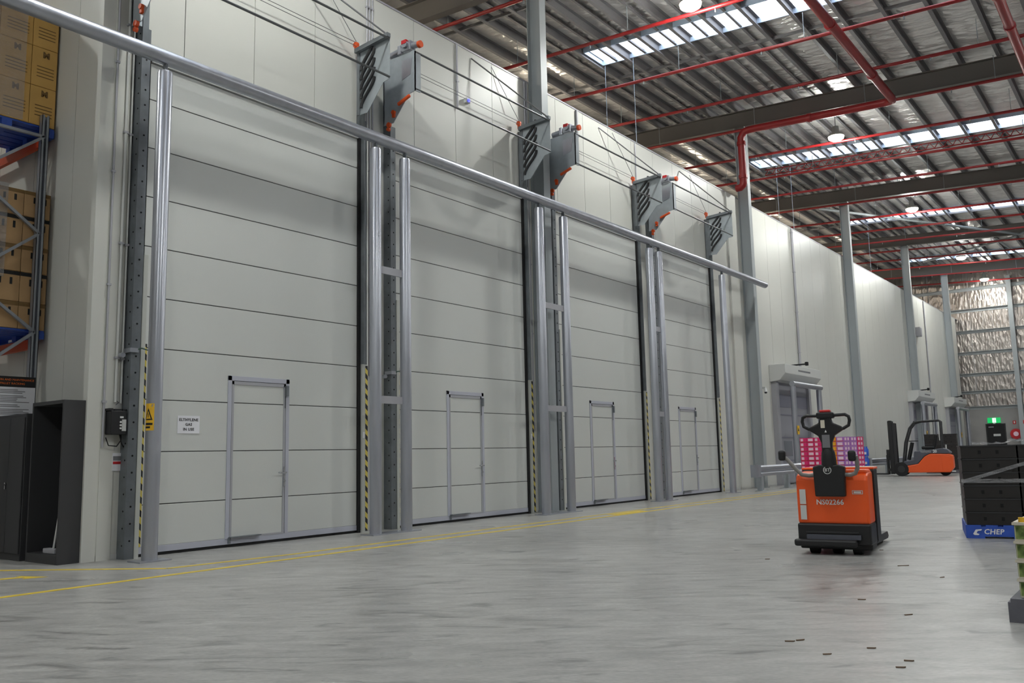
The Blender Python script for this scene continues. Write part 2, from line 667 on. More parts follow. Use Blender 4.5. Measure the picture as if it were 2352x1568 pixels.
for y0 in BEAMY:
    for dy in (1.7, 6.4):
        if y0 + dy < Y1 - .5:
            MB().bar((XL, y0 + dy, zb(XL) + .58), (XR, y0 + dy, zb(XR) + .58), .05, .07).build('bridging_bar', 'purlin_grey', ceil)

# skylights
for i, (s0, s1) in enumerate(SKY):
    f = MB()
    for y in (s0, s1):
        f.bar((SKX0, y, zb(SKX0) + .72), (XR - .5, y, zb(XR - .5) + .72), .03, .18)
    f.bar((SKX0, s0, zb(SKX0) + .72), (SKX0, s1, zb(SKX0) + .72), .03, .18)
    w = tag(f.build('window_%d' % (i + 1), 'flashing'), 'bright translucent roof light strip, %s' % (
        'behind the camera', 'overhead before the first roof beam', 'nearest one in view at the top of the picture', 'second one in view above the red lattice tray',
        'third one in view', 'furthest one near the end wall')[i], 'skylight', kind='structure')
    xs = [SKX0] + sorted(x for x in PX + PX2 if SKX0 + .2 < x < XR - .5) + [XR - .5]
    for a, b_ in zip(xs[:-1], xs[1:]):
        p = MB()
        za, zb_ = zb(a) + .79, zb(b_) + .79
        p.add([(a + .01, s0 + .015, za), (b_ - .01, s0 + .015, zb_), (b_ - .01, s1 - .015, zb_), (a + .01, s1 - .015, za),
               (a + .01, s0 + .015, za + .02), (b_ - .01, s0 + .015, zb_ + .02), (b_ - .01, s1 - .015, zb_ + .02), (a + .01, s1 - .015, za + .02)],
              [(0, 3, 2, 1), (4, 5, 6, 7), (0, 1, 5, 4), (1, 2, 6, 5), (2, 3, 7, 6), (3, 0, 4, 7)])
        p.build('pane', 'skylight', w)

# rafters
names = ['behind the camera', 'overhead behind the first door', 'carried by the column between the second and third doors', 'carried by the column after the fourth door',
         'carried by the second column past the doors', 'carried by the third column past the doors', 'nearest the end wall']
for y, nm in zip(BEAMY, names):
    b_ = thing('roof_beam', 'dark grey steel roof beam ' + nm, 'beam', (0, y, 0), group='roof beams')
    for nme, dz, w, h in (('bottom_flange', .01, .2, .02), ('web', .25, .014, .46), ('top_flange', .49, .2, .02)):
        MB().bar((XL, 0, zb(XL) + dz), (XR, 0, zb(XR) + dz), w, h).build(nme, 'beam_dark', b_)
    for x in (-14, -11, -7, -4, -1, 2, 5, 8):
        MB().bar((x, 0, zb(x) + .02), (x, 0, zb(x) + .48), .18, .012, (0, 1, 0)).build('stiffener', 'beam_dark', b_)

# columns
cn = ['between the second and third tall doors', 'just past the fourth tall door', 'behind the stack of pink cartons', 'behind the forklift, left of its roof', 'nearest the end wall']
for y, nm in zip(COLY, cn):
    x1 = WX + .32
    c = thing('steel_column', 'tall grey steel column ' + nm, 'column', (0, y, 0), group='steel columns along the wall')
    zt = zb(x1)
    MB().box(WX + .002, WX + .016, -.105, .105, 0, zt).build('flange', 'column_grey', c)
    MB().box(x1 - .014, x1, -.105, .105, 0, zt).build('flange', 'column_grey', c)
    MB().box(WX + .016, x1 - .014, -.006, .006, 0, zt).build('web', 'column_grey', c)
    MB().box(WX, x1 + .03, -.13, .13, 0, .02).build('base_plate', 'column_grey', c)

# roof bracing tubes over the far bays
for i, (p, q, lb) in enumerate([((-10.5, 34.2), (-4.6, 43.2), 'thin grey roof brace tube rising left of the third lamp'), ((-4.6, 43.2), (-2.0, 39.0), 'thin grey roof brace tube at the right edge under the roof'),
                                ((-4.8, 43.6), (-9.5, 47.8), 'thin grey roof brace tube past the third beam'), ((-5.6, 43.7), (-4.9, 52.2), 'grey tie tube running to the last beam')]):
    o = MB().tube([(p[0], p[1], zb(p[0]) - .06), (q[0], q[1], zb(q[0]) - .06)], .05, 10).build('roof_brace', 'column_grey')
    tag(o, lb, 'brace', 'roof bracing tubes')

# ------------------------------------------------------------------ sprinkler pipes
sy = [13.62, 16.2, 18.75, 21.25, 23.62, 26.2, 28.75, 31.15, 33.7, 36.45, 38.9, 41.4, 43.8, 46.2, 48.7, 51.6, 54.75]
for i, y in enumerate(sy):
    s = thing('sprinkler_pipe', 'thin red sprinkler pipe crossing under the roof, %s from the camera' % ORD[i], 'pipe', (0, y, 0), group='red sprinkler pipes')
    MB().tube([(-15, 0, zb(-15) - .15), (XR, 0, zb(XR) - .15)], .042, 10).build('pipe', 'sprinkler_red', s)
    k = MB()
    for j in range(9):
        x = -13 + 3.1 * j
        k.tube([(x, 0, zb(x) - .17), (x, 0, zb(x) - .26)], .018, 6)
        k.tube([(x + 1, 0, zb(x + 1) - .15), (x + 1, 0, zb(x + 1) + .5)], .008, 5)
    tag(k.build('sprinkler_heads', 'galv_plate', s), kind='stuff')
t = thing('sprinkler_main', 'thick red sprinkler main with riser on the column past the fourth door', 'pipe', (0, 0, 0))
zm = lambda x: zb(x) - .32
MB().tube([(-4.95, -6, zm(-5)), (-5.0, 23.0, zm(-5)), (-5.02, 23.16, zm(-5)), (-5.2, 23.22, zm(-5.2)), (-8.95, 23.25, zm(-9)), (-9.1, 23.25, zm(-9.1) - .03), (-9.2, 23.25, zm(-9.2) - .2),
           (-9.2, 23.25, 8.75), (-9.22, 23.25, 8.66), (-9.3, 23.25, 8.6), (-9.42, 23.25, 8.6)], .105, 14).build('main_pipe', 'sprinkler_red', t)
for p, d in (((-5.0, 21.2, zm(-5)), 'y'), ((-5.0, 18.0, zm(-5)), 'y'), ((-7.2, 23.24, zm(-7.2)), 'x'), ((-9.2, 23.25, 8.9), 'z'), ((-9.2, 23.25, 9.9), 'z')):
    MB().disc(p, d, .125, .1, 14).build('coupling', 'sprinkler_red', t)
t = thing('sprinkler_main', 'thick red sprinkler main at the top right corner of the picture', 'pipe', (0, 0, 0))
MB().tube([(-1.95, -6, zm(-2)), (-1.95, 33, zm(-2))], .1, 14).build('main_pipe', 'sprinkler_red', t)
for y in (18.6, 20.2, 24.5):
    MB().disc((-1.95, y, zm(-2)), 'y', .12, .1, 14).build('coupling', 'sprinkler_red', t)

# thin drop wires hanging from the roof to the cool room roof
for (x, y), lb in zip(((-11.15, 18.98), (-10.3, 18.98), (-10.6, 29.98), (-10.1, 30.0), (-10.35, 40.85)), ORD):
    o = MB().tube([(x, y, WTOP), (x, y, zb(x) + .64)], .008, 5).build('drop_wire', 'flashing')
    tag(o, 'thin pale wire hanging from a roof light frame, %s from the camera' % lb, 'wire', 'drop wires under the roof lights')

# red lattice tray beside the second roof light
t = thing('lattice_tray', 'red zigzag lattice tray beside the second roof light', 'tray', (0, 28.85, 0))
zt = lambda x: zb(x) - .02
for dz in (0, .2):
    MB().bar((-10.6, 0, zt(-10.6) + dz), (XR, 0, zt(XR) + dz), .03, .03).build('chord', 'sprinkler_red', t)
k = MB()
x = -10.6
while x < 8:
    k.bar((x, 0, zt(x)), (x + .13, 0, zt(x) + .2), .02, .02)
    k.bar((x + .13, 0, zt(x) + .2), (x + .26, 0, zt(x)), .02, .02)
    x += .26
tag(k.build('lattice_web', 'sprinkler_red', t), kind='stuff')

# ------------------------------------------------------------------ high bay lamps


def lamp(x, y, label, group='high bay lamps', power=1., tint=(.98, 1, .955)):
    z = zb(x) - .2
    t = thing('high_bay_lamp', label, 'lamp', (x, y, z), group=group)
    MB().tube([(0, 0, .03), (0, 0, .12), (0, 0, .16), (0, 0, .34), (0, 0, .36)], [.235, .2, .1, .09, .05], 20).build('housing', 'off_white', t)
    MB().tube([(0, 0, .36), (0, 0, .72)], .01, 6).build('hanger', 'wire', t)
    MB().tube([(0, 0, .03), (0, 0, -.03), (0, 0, -.075), (0, 0, -.1)], [.225, .215, .15, .03], 24).build('lens', 'lamp_glow', t)
    for kind, frac, z_ in (('SPOT', .8, -.13), ('POINT', SPILL, -.16)):
        li = bpy.data.lights.new('bulb', kind)
        li.energy = LAMP_W * frac * power
        li.color = tint
        li.shadow_soft_size = .22
        if kind == 'SPOT':
            li.spot_size = math.radians(160)
            li.spot_blend = .4
        b_ = bpy.data.objects.new('bulb', li)
        COL.objects.link(b_)
        b_.parent = t
        b_.location = (0, 0, z_)
    return t


lamp(-7.15, 15.75, 'glowing round lamp cut by the top edge of the picture')
lamp(-7.2, 25.65, 'glowing round lamp above the second roof light')
lamp(-7.35, 35.7, 'glowing round lamp above the third roof light')
lamp(-7.6, 46.9, 'glowing round lamp above the far end of the hall')
lamp(-7.7, 54.1, 'glowing round lamp nearest the end wall', power=.4)
for y in (-4.5, 5.6):
    lamp(-7.2, y, 'glowing round lamp of the same row above or behind the camera', 'lamps out of view')
for y in (-4.5, 5.6, 15.4, 25.4, 35.4, 46.9):
    lamp(3.6, y, 'glowing round lamp of the row over the right side', 'lamps out of view')
for y in (10, 19.5, 29.6, 38, 47.5):
    lamp(-13.9, y, 'glowing round lamp above the cool room roof', 'lamps out of view', .45, (1, .88, .68))
for y in (0,):
    lamp(-15.5, y, 'glowing round lamp over the racking at the left', 'lamps out of view')

# ------------------------------------------------------------------ the four tall sectional doors
DOORS = [(5.31, 8.68, 6.49, 7.45), (9.47, 12.86, 10.66, 11.62), (13.96, 17.28, 15.07, 16.04), (18.12, 21.25, 19.08, 20.04)]
SEAM0, SH, NS = .585, .61, 9
DTOP = 5.93
dl = ['nearest the racking, with a white paper notice on it', 'second from the racking, left of the big column', 'third from the racking, right of the big column', 'furthest from the racking, smallest in view']


def bolt_dots(m, axis, fixed, a, z0, z1, step, r):
    z = z0
    while z < z1:
        if axis == 'y':     # dots on a face looking to -y
            m.disc((a, fixed, z), 'y', r, .004, 6)
        else:
            m.disc((fixed, a, z), 'x', r, .004, 6)
        z += step
    return m


def plate_poly():
    return [(-9.46, 7.32), (-8.76, 7.32), (-8.76, 6.66), (-8.9, 6.64), (-9.24, 6.26), (-9.46, 6.26)]


for di, (a, b_, w0, w1) in enumerate(DOORS):
    d = thing('door_%d' % (di + 1), 'tall white sectional cool room door with small walk-through door, ' + dl[di], 'door', (DX, (a + b_) / 2, 0), kind='structure')
    oy = (a + b_) / 2

    def B(m, name, ms, parent=None, **kw):
        """build in world coordinates, shift into the door's frame"""
        o = m.build(name, ms, parent or d, **kw)
        o.data.transform(Matrix.Translation((-DX, -oy, 0)))
        return o
    # leaf
    B(MB().box(DX - .06, DX - .012, a, b_, .05, DTOP), 'door_core', 'door_gap')
    zs = [.105] + [SEAM0 + SH * i for i in range(NS)] + [DTOP]
    for i in range(len(zs) - 1):
        B(MB().box(DX - .012, DX, a, b_, zs[i] + .005, zs[i + 1] - .005), 'door_section', 'door_white', bevel=.004)
    B(MB().box(DX - .03, DX + .006, a, b_, .035, .108), 'bottom_rail', 'aluminium', bevel=.003)
    B(MB().box(DX - .05, DX - .01, a, b_, 0, .035), 'bottom_seal', 'black_rubber')
    B(MB().box(DX - .05, DX + .03, a, b_, DTOP + .004, DTOP + .05), 'head_trim', 'off_white')
    # walk-through door
    fr = MB()
    fr.box(DX, DX + .012, w0, w0 + .055, .1, 2.15).box(DX, DX + .012, w1 - .055, w1, .1, 2.15).box(DX, DX + .012, w0, w1, 2.09, 2.15)
    wf_ = B(fr, 'wicket_frame', 'aluminium', bevel=.002)
    lf = MB()
    lf.box(DX, DX + .009, w0 + .06, w0 + .092, .1, 2.085).box(DX, DX + .009, w1 - .092, w1 - .06, .1, 2.085).box(DX, DX + .009, w0 + .06, w1 - .06, 2.04, 2.085)
    lf.box(DX, DX + .009, w0 + .092, w1 - .092, .1, .125)
    wl = B(lf, 'wicket_leaf_edge', 'trim_grey', bevel=.002)
    B(MB().box(DX, DX + .004, w0 + .055, w0 + .06, .1, 2.09).box(DX, DX + .004, w1 - .06, w1 - .055, .1, 2.09).box(DX, DX + .004, w0 + .06, w1 - .06, 2.085, 2.09), 'wicket_gap', 'door_gap')
    h = MB().box(DX + .009, DX + .022, w1 - .085, w1 - .062, .72, .98)
    h.tube([(DX + .02, w1 - .073, .9), (DX + .06, w1 - .073, .9), (DX + .065, w1 - .085, .9), (DX + .065, w1 - .2, .9)], .011, 8)
    h.disc((DX + .022, w1 - .073, .79), 'x', .014, .02, 10)
    B(h, 'handle', 'chrome')
    cl = MB().box(DX + .008, DX + .05, w1 - .075, w1 - .035, 1.92, 2.06)
    cl.box(DX + .01, DX + .02, w1 - .072, w1 - .062, 1.76, 1.92)
    B(cl, 'door_closer', 'galv_dark')
    st = MB().box(DX + .006, DX + .07, w0 + .05, w0 + .5, .115, .127)
    st.box(DX + .006, DX + .03, w0 + .04, w0 + .07, .045, .12)
    B(st, 'threshold_step', 'galv_dark')
    # right jamb
    B(MB().box(WX, DX + .03, b_ + .004, b_ + .05, 0, 5.95), 'edge_seal', 'black_rubber')
    tr = MB().box(WX, DX + .11, b_ + .05, b_ + .06, 2.45, 7.3).box(WX, WX + .01, b_ + .05, b_ + .16, 2.45, 7.3).box(DX + .02, DX + .03, b_ + .05, b_ + .16, 2.45, 6.25)
    t_ = B(tr, 'guide_track', 'galv_dark')
    dots = bolt_dots(MB(), 'x', DX + .031, b_ + .075, 2.6, 6.2, .19, .012)
    tag(B(dots, 'bolt_heads', 'off_white' if di % 2 else 'chrome', t_), kind='stuff')
    B(MB().box(WX, DX + .06, b_ + .055, b_ + .16, .0, 2.45), 'track_cover', 'cover_white')
    B(MB().box(DX + .06, DX + .064, b_ + .115, b_ + .16, .02, 2.43), 'hazard_strip', 'hazard')
    B(MB().box(DX + .06, DX + .066, b_ + .068, b_ + .1, 1.36, 1.45), 'number_tag', 'paper_white')
    B(MB().box(WX, DX + .04, b_ + .165, b_ + .19, 0, 6.2), 'jamb_trim', 'off_white')
    # left jamb
    tr = MB().box(WX, DX + .09, a - .17, a - .16, 0, 7.3).box(DX + .08, DX + .09, a - .16, a - .06, 0, 6.3).box(WX, WX + .01, a - .16, a - .01, 0, 7.3)
    t_ = B(tr, 'guide_track', 'galv_dark')
    dots = bolt_dots(MB(), 'x', DX + .091, a - .11, .2, 6.2, .19, .012)
    bolt_dots(dots, 'y', a - .171, DX + .04, .15, 7.2, .19, .011)
    tag(B(dots, 'bolt_holes', 'hole_black', t_), kind='stuff')
    B(MB().box(WX, DX + .1, a - .055, a - .004, 0, 3.5), 'track_cover', 'cover_white')
    B(MB().box(WX, DX + .06, a - .004, a + .04, .12, 2.45), 'hazard_strip', 'hazard')
    # lifting gear
    pr = B(MB().prism(plate_poly(), 'y', b_ - .06, b_ - .052), 'bracket_plate', 'galv_plate')
    sh = MB().prism([(-9.46, 7.32), (-8.74, 7.36), (-8.74, 7.30), (-9.46, 7.25)], 'y', b_ - .13, b_ - .06)
    B(sh, 'shelf_channel', 'galv_dark', pr)
    B(MB().box(-9.462, -9.40, b_ - .075, b_ - .06, 6.26, 7.28), 'plate_edge', 'galv_dark', pr)
    for i in range(5):
        pts = []
        for k in range(9):
            t = k / 8
            sx = -9.37 + .29 * (3 * t * t - 2 * t ** 3)
            pts.append((sx, b_ - .068, 6.36 + .15 * i + .42 * t))
        B(MB().tube(pts, .027, 6), 'curved_guide', 'truck_dark', pr)
    pu = MB().disc((-9.48, b_ - .07, 7.41), 'y', .045, .05, 14).box(-9.5, -9.44, b_ - .09, b_ - .05, 7.30, 7.44)
    B(pu, 'cable_pulley', 'orange_plastic', pr)
    ya = a - .30
    pl = B(MB().prism(plate_poly(), 'y', ya, ya + .01).box(-9.46, -9.44, ya, ya + .12, 6.3, 7.3).box(-8.78, -8.76, ya, ya + .12, 6.66, 7.3), 'bracket_plate', 'galv_plate')
    B(MB().prism([(-8.82, 7.22), (-8.86, 6.95), (-9.05, 6.9), (-9.05, 7.22)], 'y', ya - .004, ya), 'cover_plate', 'galvanised', pl)
    B(MB().bar((-9.12, ya - .02, 6.52), (-8.86, ya - .02, 6.6), .04, .05), 'buffer', 'orange_plastic', pl, bevel=.012)
    B(MB().disc((-9.22, ya - .02, 6.42), 'y', .034, .04, 12).box(-9.245, -9.195, ya - .03, ya, 6.34, 6.4), 'rubber_roller', 'orange_plastic', pl)
    B(MB().disc((-9.32, ya - .02, 6.24), 'y', .04, .04, 12).disc((-9.33, ya - .02, 6.17), 'y', .03, .04, 12), 'rubber_roller', 'orange_plastic', pl)
    mo = MB().box(-9.02, -8.84, ya - .04, ya + .1, 7.34, 7.5).disc((-8.93, ya - .03, 7.44), 'y', .06, .1, 14).tube([(-9.3, ya + .03, 7.38), (-9.02, ya + .03, 7.4)], .06, 12)
    mo.tube([(-8.84, ya + .03, 7.42), (-8.7, ya + .03, 7.4)], .05, 12).box(-9.12, -9.05, ya - .03, ya + .09, 7.33, 7.48)
    mg = B(mo, 'drive_motor', 'galvanised', pl, bevel=.01)
    B(MB().disc((-8.68, ya + .02, 7.39), 'x', .055, .05, 12), 'motor_cap', 'orange_plastic', pl)
    B(MB().box(-8.98, -8.88, ya - .085, ya - .04, 7.44, 7.5), 'motor_label', 'sign_red', pl)
    for z in (7.29, 6.69):
        B(MB().tube([(-8.77, ya + .01, z), (-8.77, b_ - .055, z)], .017, 8), 'torsion_shaft', 'rod_steel')
    for z, x in ((7.45, -9.48), (7.38, -9.46)):
        B(MB().tube([(x, ya + .1, z), (x, b_ - .07, z)], .005, 5), 'lift_cable', 'wire')
    B(MB().tube([(-8.77, b_ - .06, 7.33), (WX + .01, b_ - 1.35, 8.3)], .013, 6), 'stay_rod', 'wire')
    B(MB().tube([(-9.47, b_ - .08, 7.46), (WX + .01, b_ - .75, 8.35)], .006, 5), 'stay_wire', 'wire')
    if di in (0, 1):
        ch = MB()
        ch.tube([(DX + .1, a - .12, 2.36), (DX + .16, a - .08, 2.38), (DX + .17, a + .0, 2.36), (DX + .14, a + .03, 2.2), (DX + .12, a + .05, 1.5), (DX + .12, a + .06, .55), (DX + .13, a + .09, .35)], .009, 6)
        B(ch, 'hand_chain', 'chain_green')
        B(MB().box(DX - .02, DX + .13, a - .2, a - .1, 2.33, 2.38).disc((DX + .02, a - .24, 2.3), 'x', .03, .06, 10), 'chain_bracket', 'galvanised')

# paper notice on the first door
nt_ = thing('paper_notice', 'white paper notice about gas taped to the nearest tall door', 'notice', (DX + .004, 5.95, 1.41))
MB().box(0, .002, -.148, .148, 0, .215).build('sheet', 'paper_white', nt_)
for z, s in ((.165, 'ELTHYLENE'), (.108, 'GAS'), (.05, 'IN USE')):
    text('lettering', s, .046, 'ink_black', (.003, 0, z), (0, 1, 0), (0, 0, 1), nt_, bold=.0012, space=1.1)

# ------------------------------------------------------------------ galvanised pipe guard
GX, GZP = -9.03, 5.80
g = thing('pipe_guard', 'galvanised pipe guard frame of posts and long top rail before the doors', 'guard', (GX, 12.5, 0))


def G(m, name, ms, parent=None, **kw):
    o = m.build(name, ms, parent or g, **kw)
    o.data.transform(Matrix.Translation((-GX, -12.5, 0)))
    return o


G(MB().tube([(GX, 2.2, GZP), (GX, 24.0, GZP)], .088, 24), 'top_rail', 'galvanised')
PY = [5.21, 8.585, 9.2, 12.74, 13.55, 17.0, 17.45, 20.95]
for i, y in enumerate(PY):
    p = G(MB().tube([(GX, y, .012), (GX, y, 5.6), (GX, y, 5.625)], [.084, .084, .078], 24), 'post', 'galvanised')
    G(MB().box(GX - .03, GX + .03, y - .012, y + .012, 5.6, 5.74).disc((GX + .03, y, 5.66), 'x', .012, .01, 8), 'spigot', 'galv_dark', p)
for y0, y1 in ((5.03, 5.4), (8.42, 9.38), (12.56, 13.73), (16.82, 17.63), (20.77, 21.13)):
    G(MB().box(GX - .13, GX + .13, y0, y1, 0, .014), 'base_plate', 'galvanised')
for i, j in ((1, 2), (3, 4), (5, 6)):
    for z in (1.9, 3.81):
        G(MB().box(GX - .012, GX + .012, PY[i] + .07, PY[j] - .07, z - .055, z + .055), 'tie_bar', 'trim_grey')

# yellow warning sign wrapped on the first post
s = thing('warning_sign', 'yellow warning sign with black triangle wrapped around the first guard post', 'sign', (GX, PY[0], 1.42))


def wrap(poly, r, name, m):
    """polygon in (degrees, z) laid on the post, fanned from its first point"""
    k = MB()
    pts = []
    for q0, q1 in zip(poly, poly[1:] + poly[:1]):
        for t in (0, .25, .5, .75):
            pts.append((q0[0] + (q1[0] - q0[0]) * t, q0[1] + (q1[1] - q0[1]) * t))
    cxp = (sum(p[0] for p in pts) / len(pts), sum(p[1] for p in pts) / len(pts))
    P = lambda q, rr_: (rr_ * math.cos(math.radians(q[0])), rr_ * math.sin(math.radians(q[0])), q[1])
    rings = [[P((cxp[0] + (q[0] - cxp[0]) * f, cxp[1] + (q[1] - cxp[1]) * f), r) for q in pts] for f in (1, .66, .33)]
    n_ = len(pts)
    k.add(rings[0] + rings[1] + rings[2] + [P(cxp, r)],
          [(a_ * n_ + i_, a_ * n_ + (i_ + 1) % n_, (a_ + 1) * n_ + (i_ + 1) % n_, (a_ + 1) * n_ + i_) for a_ in (0, 1) for i_ in range(n_)] + [(2 * n_ + i_, 2 * n_ + (i_ + 1) % n_, 3 * n_) for i_ in range(n_)])
    k.build(name, m, s)


wrap([(-115, 0), (-28, 0), (-28, .3), (-115, .3)], .0855, 'plate', 'sign_yellow')
wrap([(-106, .115), (-38, .115), (-72, .25)], .0862, 'triangle', 'ink_black')
wrap([(-93, .13), (-51, .13), (-72, .215)], .0868, 'triangle_inside', 'sign_yellow')
wrap([(-75, .145), (-69, .145), (-69, .19), (-75, .19)], .0874, 'mark', 'ink_black')
wrap([(-100, .06), (-38, .06), (-38, .085), (-100, .085)], .0862, 'lettering', 'ink_black')
wrap([(-100, .025), (-55, .025), (-55, .047), (-100, .047)], .0862, 'lettering', 'ink_black')

# ------------------------------------------------------------------ conduits and small wall gear


def conduit(y, z0, z1, r, label, m='off_white', x=None):
    x = WX + r + (.015 if y < 5.2 else .004) if x is None else x
    t = thing('conduit', label, 'conduit', (x, y, z0), group='wall conduits')
    MB().tube([(0, 0, 0), (0, 0, z1 - z0)], r, 10).build('tube', m, t)
    k = MB()
    z = .5
    while z < z1 - z0:
        k.box(-r - .003, r + .003, -r - .012, r + .012, z, z + .025)
        z += 1.35
    tag(k.build('saddle_clips', 'trim_grey', t), kind='stuff')


conduit(4.916, 1.25, 8.4, .013, 'thin grey conduit left of the black control box', 'trim_grey')
conduit(5.045, 1.76, 8.4, .016, 'grey conduit running up from the black control box')
conduit(5.112, 1.75, 8.4, .012, 'thin grey conduit right of the black control box')
for y, lb in ((8.93, 'left'), (8.985, 'middle'), (9.05, 'right')):
    conduit(y, 2.3, 8.4, .012, lb + ' one of three thin conduits between first and second tall doors', 'trim_grey')
conduit(13.12, 1.5, 8.4, .02, 'left conduit on the wall before the big column', 'trim_grey')
conduit(13.19, 1.5, 8.4, .016, 'right conduit on the wall before the big column', 'trim_grey')
conduit(17.56, 1.5, 8.4, .016, 'conduit between the third and fourth tall doors', 'trim_grey')
conduit(15.0, 7.3, 8.4, .03, 'short drop conduit above the third tall door', 'trim_grey')
conduit(11.1, 7.2, 8.4, .018, 'short drop conduit above the second tall door', 'trim_grey')
conduit(28.1, 3.7, 8.4, .04, 'thick white conduit rising from the first rapid door hood', 'trim_grey')
conduit(47.2, .3, 8.4, .03, 'conduit on the far wall past the second rapid door', 'trim_grey')

t = thing('control_box', 'black door control box on the wall beside the nearest door', 'control box', (WX + .013, 5.032, 1.39))
MB().box(0, .14, -.09, .09, 0, .27).build('case', 'dark_plastic', t, bevel=.012)
MB().box(.0, .12, -.1, -.06, .27, .295).box(0, .1, -.03, .05, .27, .29).box(0, .11, .06, .09, .27, .29).build('cable_gland', 'dark_plastic', t)
MB().box(.14, .143, .035, .085, .04, .17).build('label_plate', 'off_white', t)
for z in (.07, .105, .14):
    MB().disc((.145, .018, z), 'x', .011, .012, 10).build('push_button', 'white', t)
MB().box(.14, .145, .01, .05, .185, .205).build('name_tag', 'white', t)
MB().tube([(.06, .07, 0), (.07, .07, -.06), (.07, .02, -.13), (.06, -.07, -.12), (.03, -.09, -.03)], .007, 6).build('cable', 'ink_black', t)
MB().tube([(.07, .05, 0), (.08, .07, -.1), (.07, .1, -.14), (.04, .13, -.09)], .006, 6).build('cable', 'ink_black', t)
t = thing('notice_sheet', 'small white sheet with pictogram above the black control box', 'notice', (WX, 5.08, 1.7))
MB().box(0, .004, -.04, .04, 0, .17).build('sheet', 'off_white', t)
MB().bar((.0045, -.02, .03), (.0045, .02, .06), .012, .001, (1, 0, 0)).bar((.0045, .02, .06), (.0045, -.015, .08), .012, .001, (1, 0, 0)).build('pictogram', 'ink_grey', t)
t = thing('red_white_sign', 'small white sign with red and dark blocks below the control box', 'sign', (WX, 5.13, .985))
MB().box(0, .02, -.085, .085, 0, .2).build('plate', 'paper_white', t)
MB().box(.02, .022, -.08, .02, .115, .165).build('dark_block', 'ink_grey', t)
MB().box(.02, .022, .03, .08, .12, .16).build('red_block', 'sign_red', t)
MB().box(.02, .022, -.08, .04, .075, .105).build('red_block', 'sign_red', t)
t = thing('red_white_sign', 'small white and red sign beside the second door post pair', 'sign', (WX, 13.1, .95))
MB().box(0, .02, -.07, .07, 0, .3).build('plate', 'paper_white', t)
MB().box(.02, .022, -.05, .05, .14, .24).build('red_block', 'sign_red', t)
t = thing('hanging_straps', 'tangle of dark straps hung on the wall beside the big column', 'straps', (WX, 12.97, 1.25))
k = MB()
for i in range(7):
    y = -.06 + .02 * i
    k.tube([(.02, y, .55), (.05, y + .015, .4 - .02 * i), (.04, y - .01, .2), (.05, y + .01, .02 + .02 * i)], .012, 6)
k.build('strap', 'ink_black', t)
t = thing('beacon', 'tiny blue indicator light on the wall above the second tall door', 'light', (WX, 11.35, 7.42))
MB().box(0, .07, -.05, .05, -.04, .04).build('case', 'off_white', t)
MB().disc((.075, 0, 0), 'x', .03, .02, 12).build('lens', 'led_blue', t)

# ------------------------------------------------------------------ steel cabinets and broom
t = thing('steel_cabinet', 'open dark grey steel cabinet with a broom inside, against the end wall', 'cabinet', (-10.005, 4.68, 0))
wd, dp, hh = .375, .18, 1.775
MB().box(-wd, wd, dp - .015, dp, .0, hh).build('back_panel', 'cabinet_inside', t)
for sx in (-1, 1):
    x = sx * wd
    MB().box(min(x, x - sx * .03), max(x, x - sx * .03), -dp, dp - .015, 0, hh).build('side_panel', 'cabinet_grey', t, bevel=.003)
MB().box(-wd + .03, wd - .03, -dp, dp - .015, hh - .04, hh).build('top_panel', 'cabinet_grey', t)
MB().box(-wd + .03, wd - .03, -dp, dp - .015, 0, .1).build('plinth', 'cabinet_grey', t)
MB().box(-wd + .2, -wd + .27, dp - .02, dp - .015, .4, .44).build('sticker', 'off_white', t)
b1 = thing('broom', 'grey handled broom standing in the open cabinet', 'broom', (-9.93, 4.6, .1))
MB().tube([(0, 0, .05), (-.05, .12, .86)], .012, 8).build('handle', 'off_white', b1)
MB().tube([(-.05, .12, .86), (-.055, .13, .96)], .016, 8).build('grip', 'pallet_blue', b1)
MB().box(-.15, .12, -.05, .03, .0, .055).build('head', 'trim_grey', b1, bevel=.01)
t = thing('steel_cabinet', 'closed dark grey steel cabinet under the racking notice', 'cabinet', (-10.82, 4.65, 0))
MB().box(-.37, .37, -.18, .2, 0, 1.66).build('body', 'cabinet_grey', t, bevel=.006)
for x0, x1 in ((-.355, -.003), (.003, .355)):
    MB().box(x0, x1, -.197, -.181, .08, 1.62).build('door', 'cabinet_grey', t, bevel=.004)
MB().disc((-.03, -.205, .86), 'y', .018, .02, 12).box(-.04, -.02, -.215, -.2, .8, .86).build('handle', 'chrome', t)

# ------------------------------------------------------------------ pallet racking
RX = -11.3
t = thing('pallet_rack', 'grey steel pallet rack frame with orange beams at the left edge', 'rack', (RX, 4.45, 0))


def K(m, name, ms, **kw):
    o = m.build(name, ms, t, **kw)
    o.data.transform(Matrix.Translation((-RX, -4.45, 0)))
    return o


for x in (RX, RX - 2.8):
    for y in (4.865, 4.03):
        K(MB().box(x - .04, x + .04, y - .045, y - .039, 0, 5.58).box(x - .04, x - .034, y - .045, y + .045, 0, 5.58).box(x - .04, x + .04, y + .039, y + .045, 0, 5.58)
          .box(x + .034, x + .04, y - .045, y - .015, 0, 5.58).box(x + .034, x + .04, y + .015, y + .045, 0, 5.58), 'upright', 'rack_steel')
    nd = [(4.86, 5.29), (4.03, 4.62), (4.86, 4.0), (4.03, 3.34), (4.86, 2.73), (4.03, 2.06), (4.86, 1.45), (4.03, .8), (4.86, .3)]
    for p, q in zip(nd[:-1], nd[1:]):
        K(MB().bar((x + .02, p[0], p[1]), (x + .02, q[0], q[1]), .04, .035), 'brace', 'rack_steel')
    K(MB().bar((x + .02, 4.03, 5.29), (x + .02, 4.86, 5.29), .04, .035), 'brace', 'rack_steel')
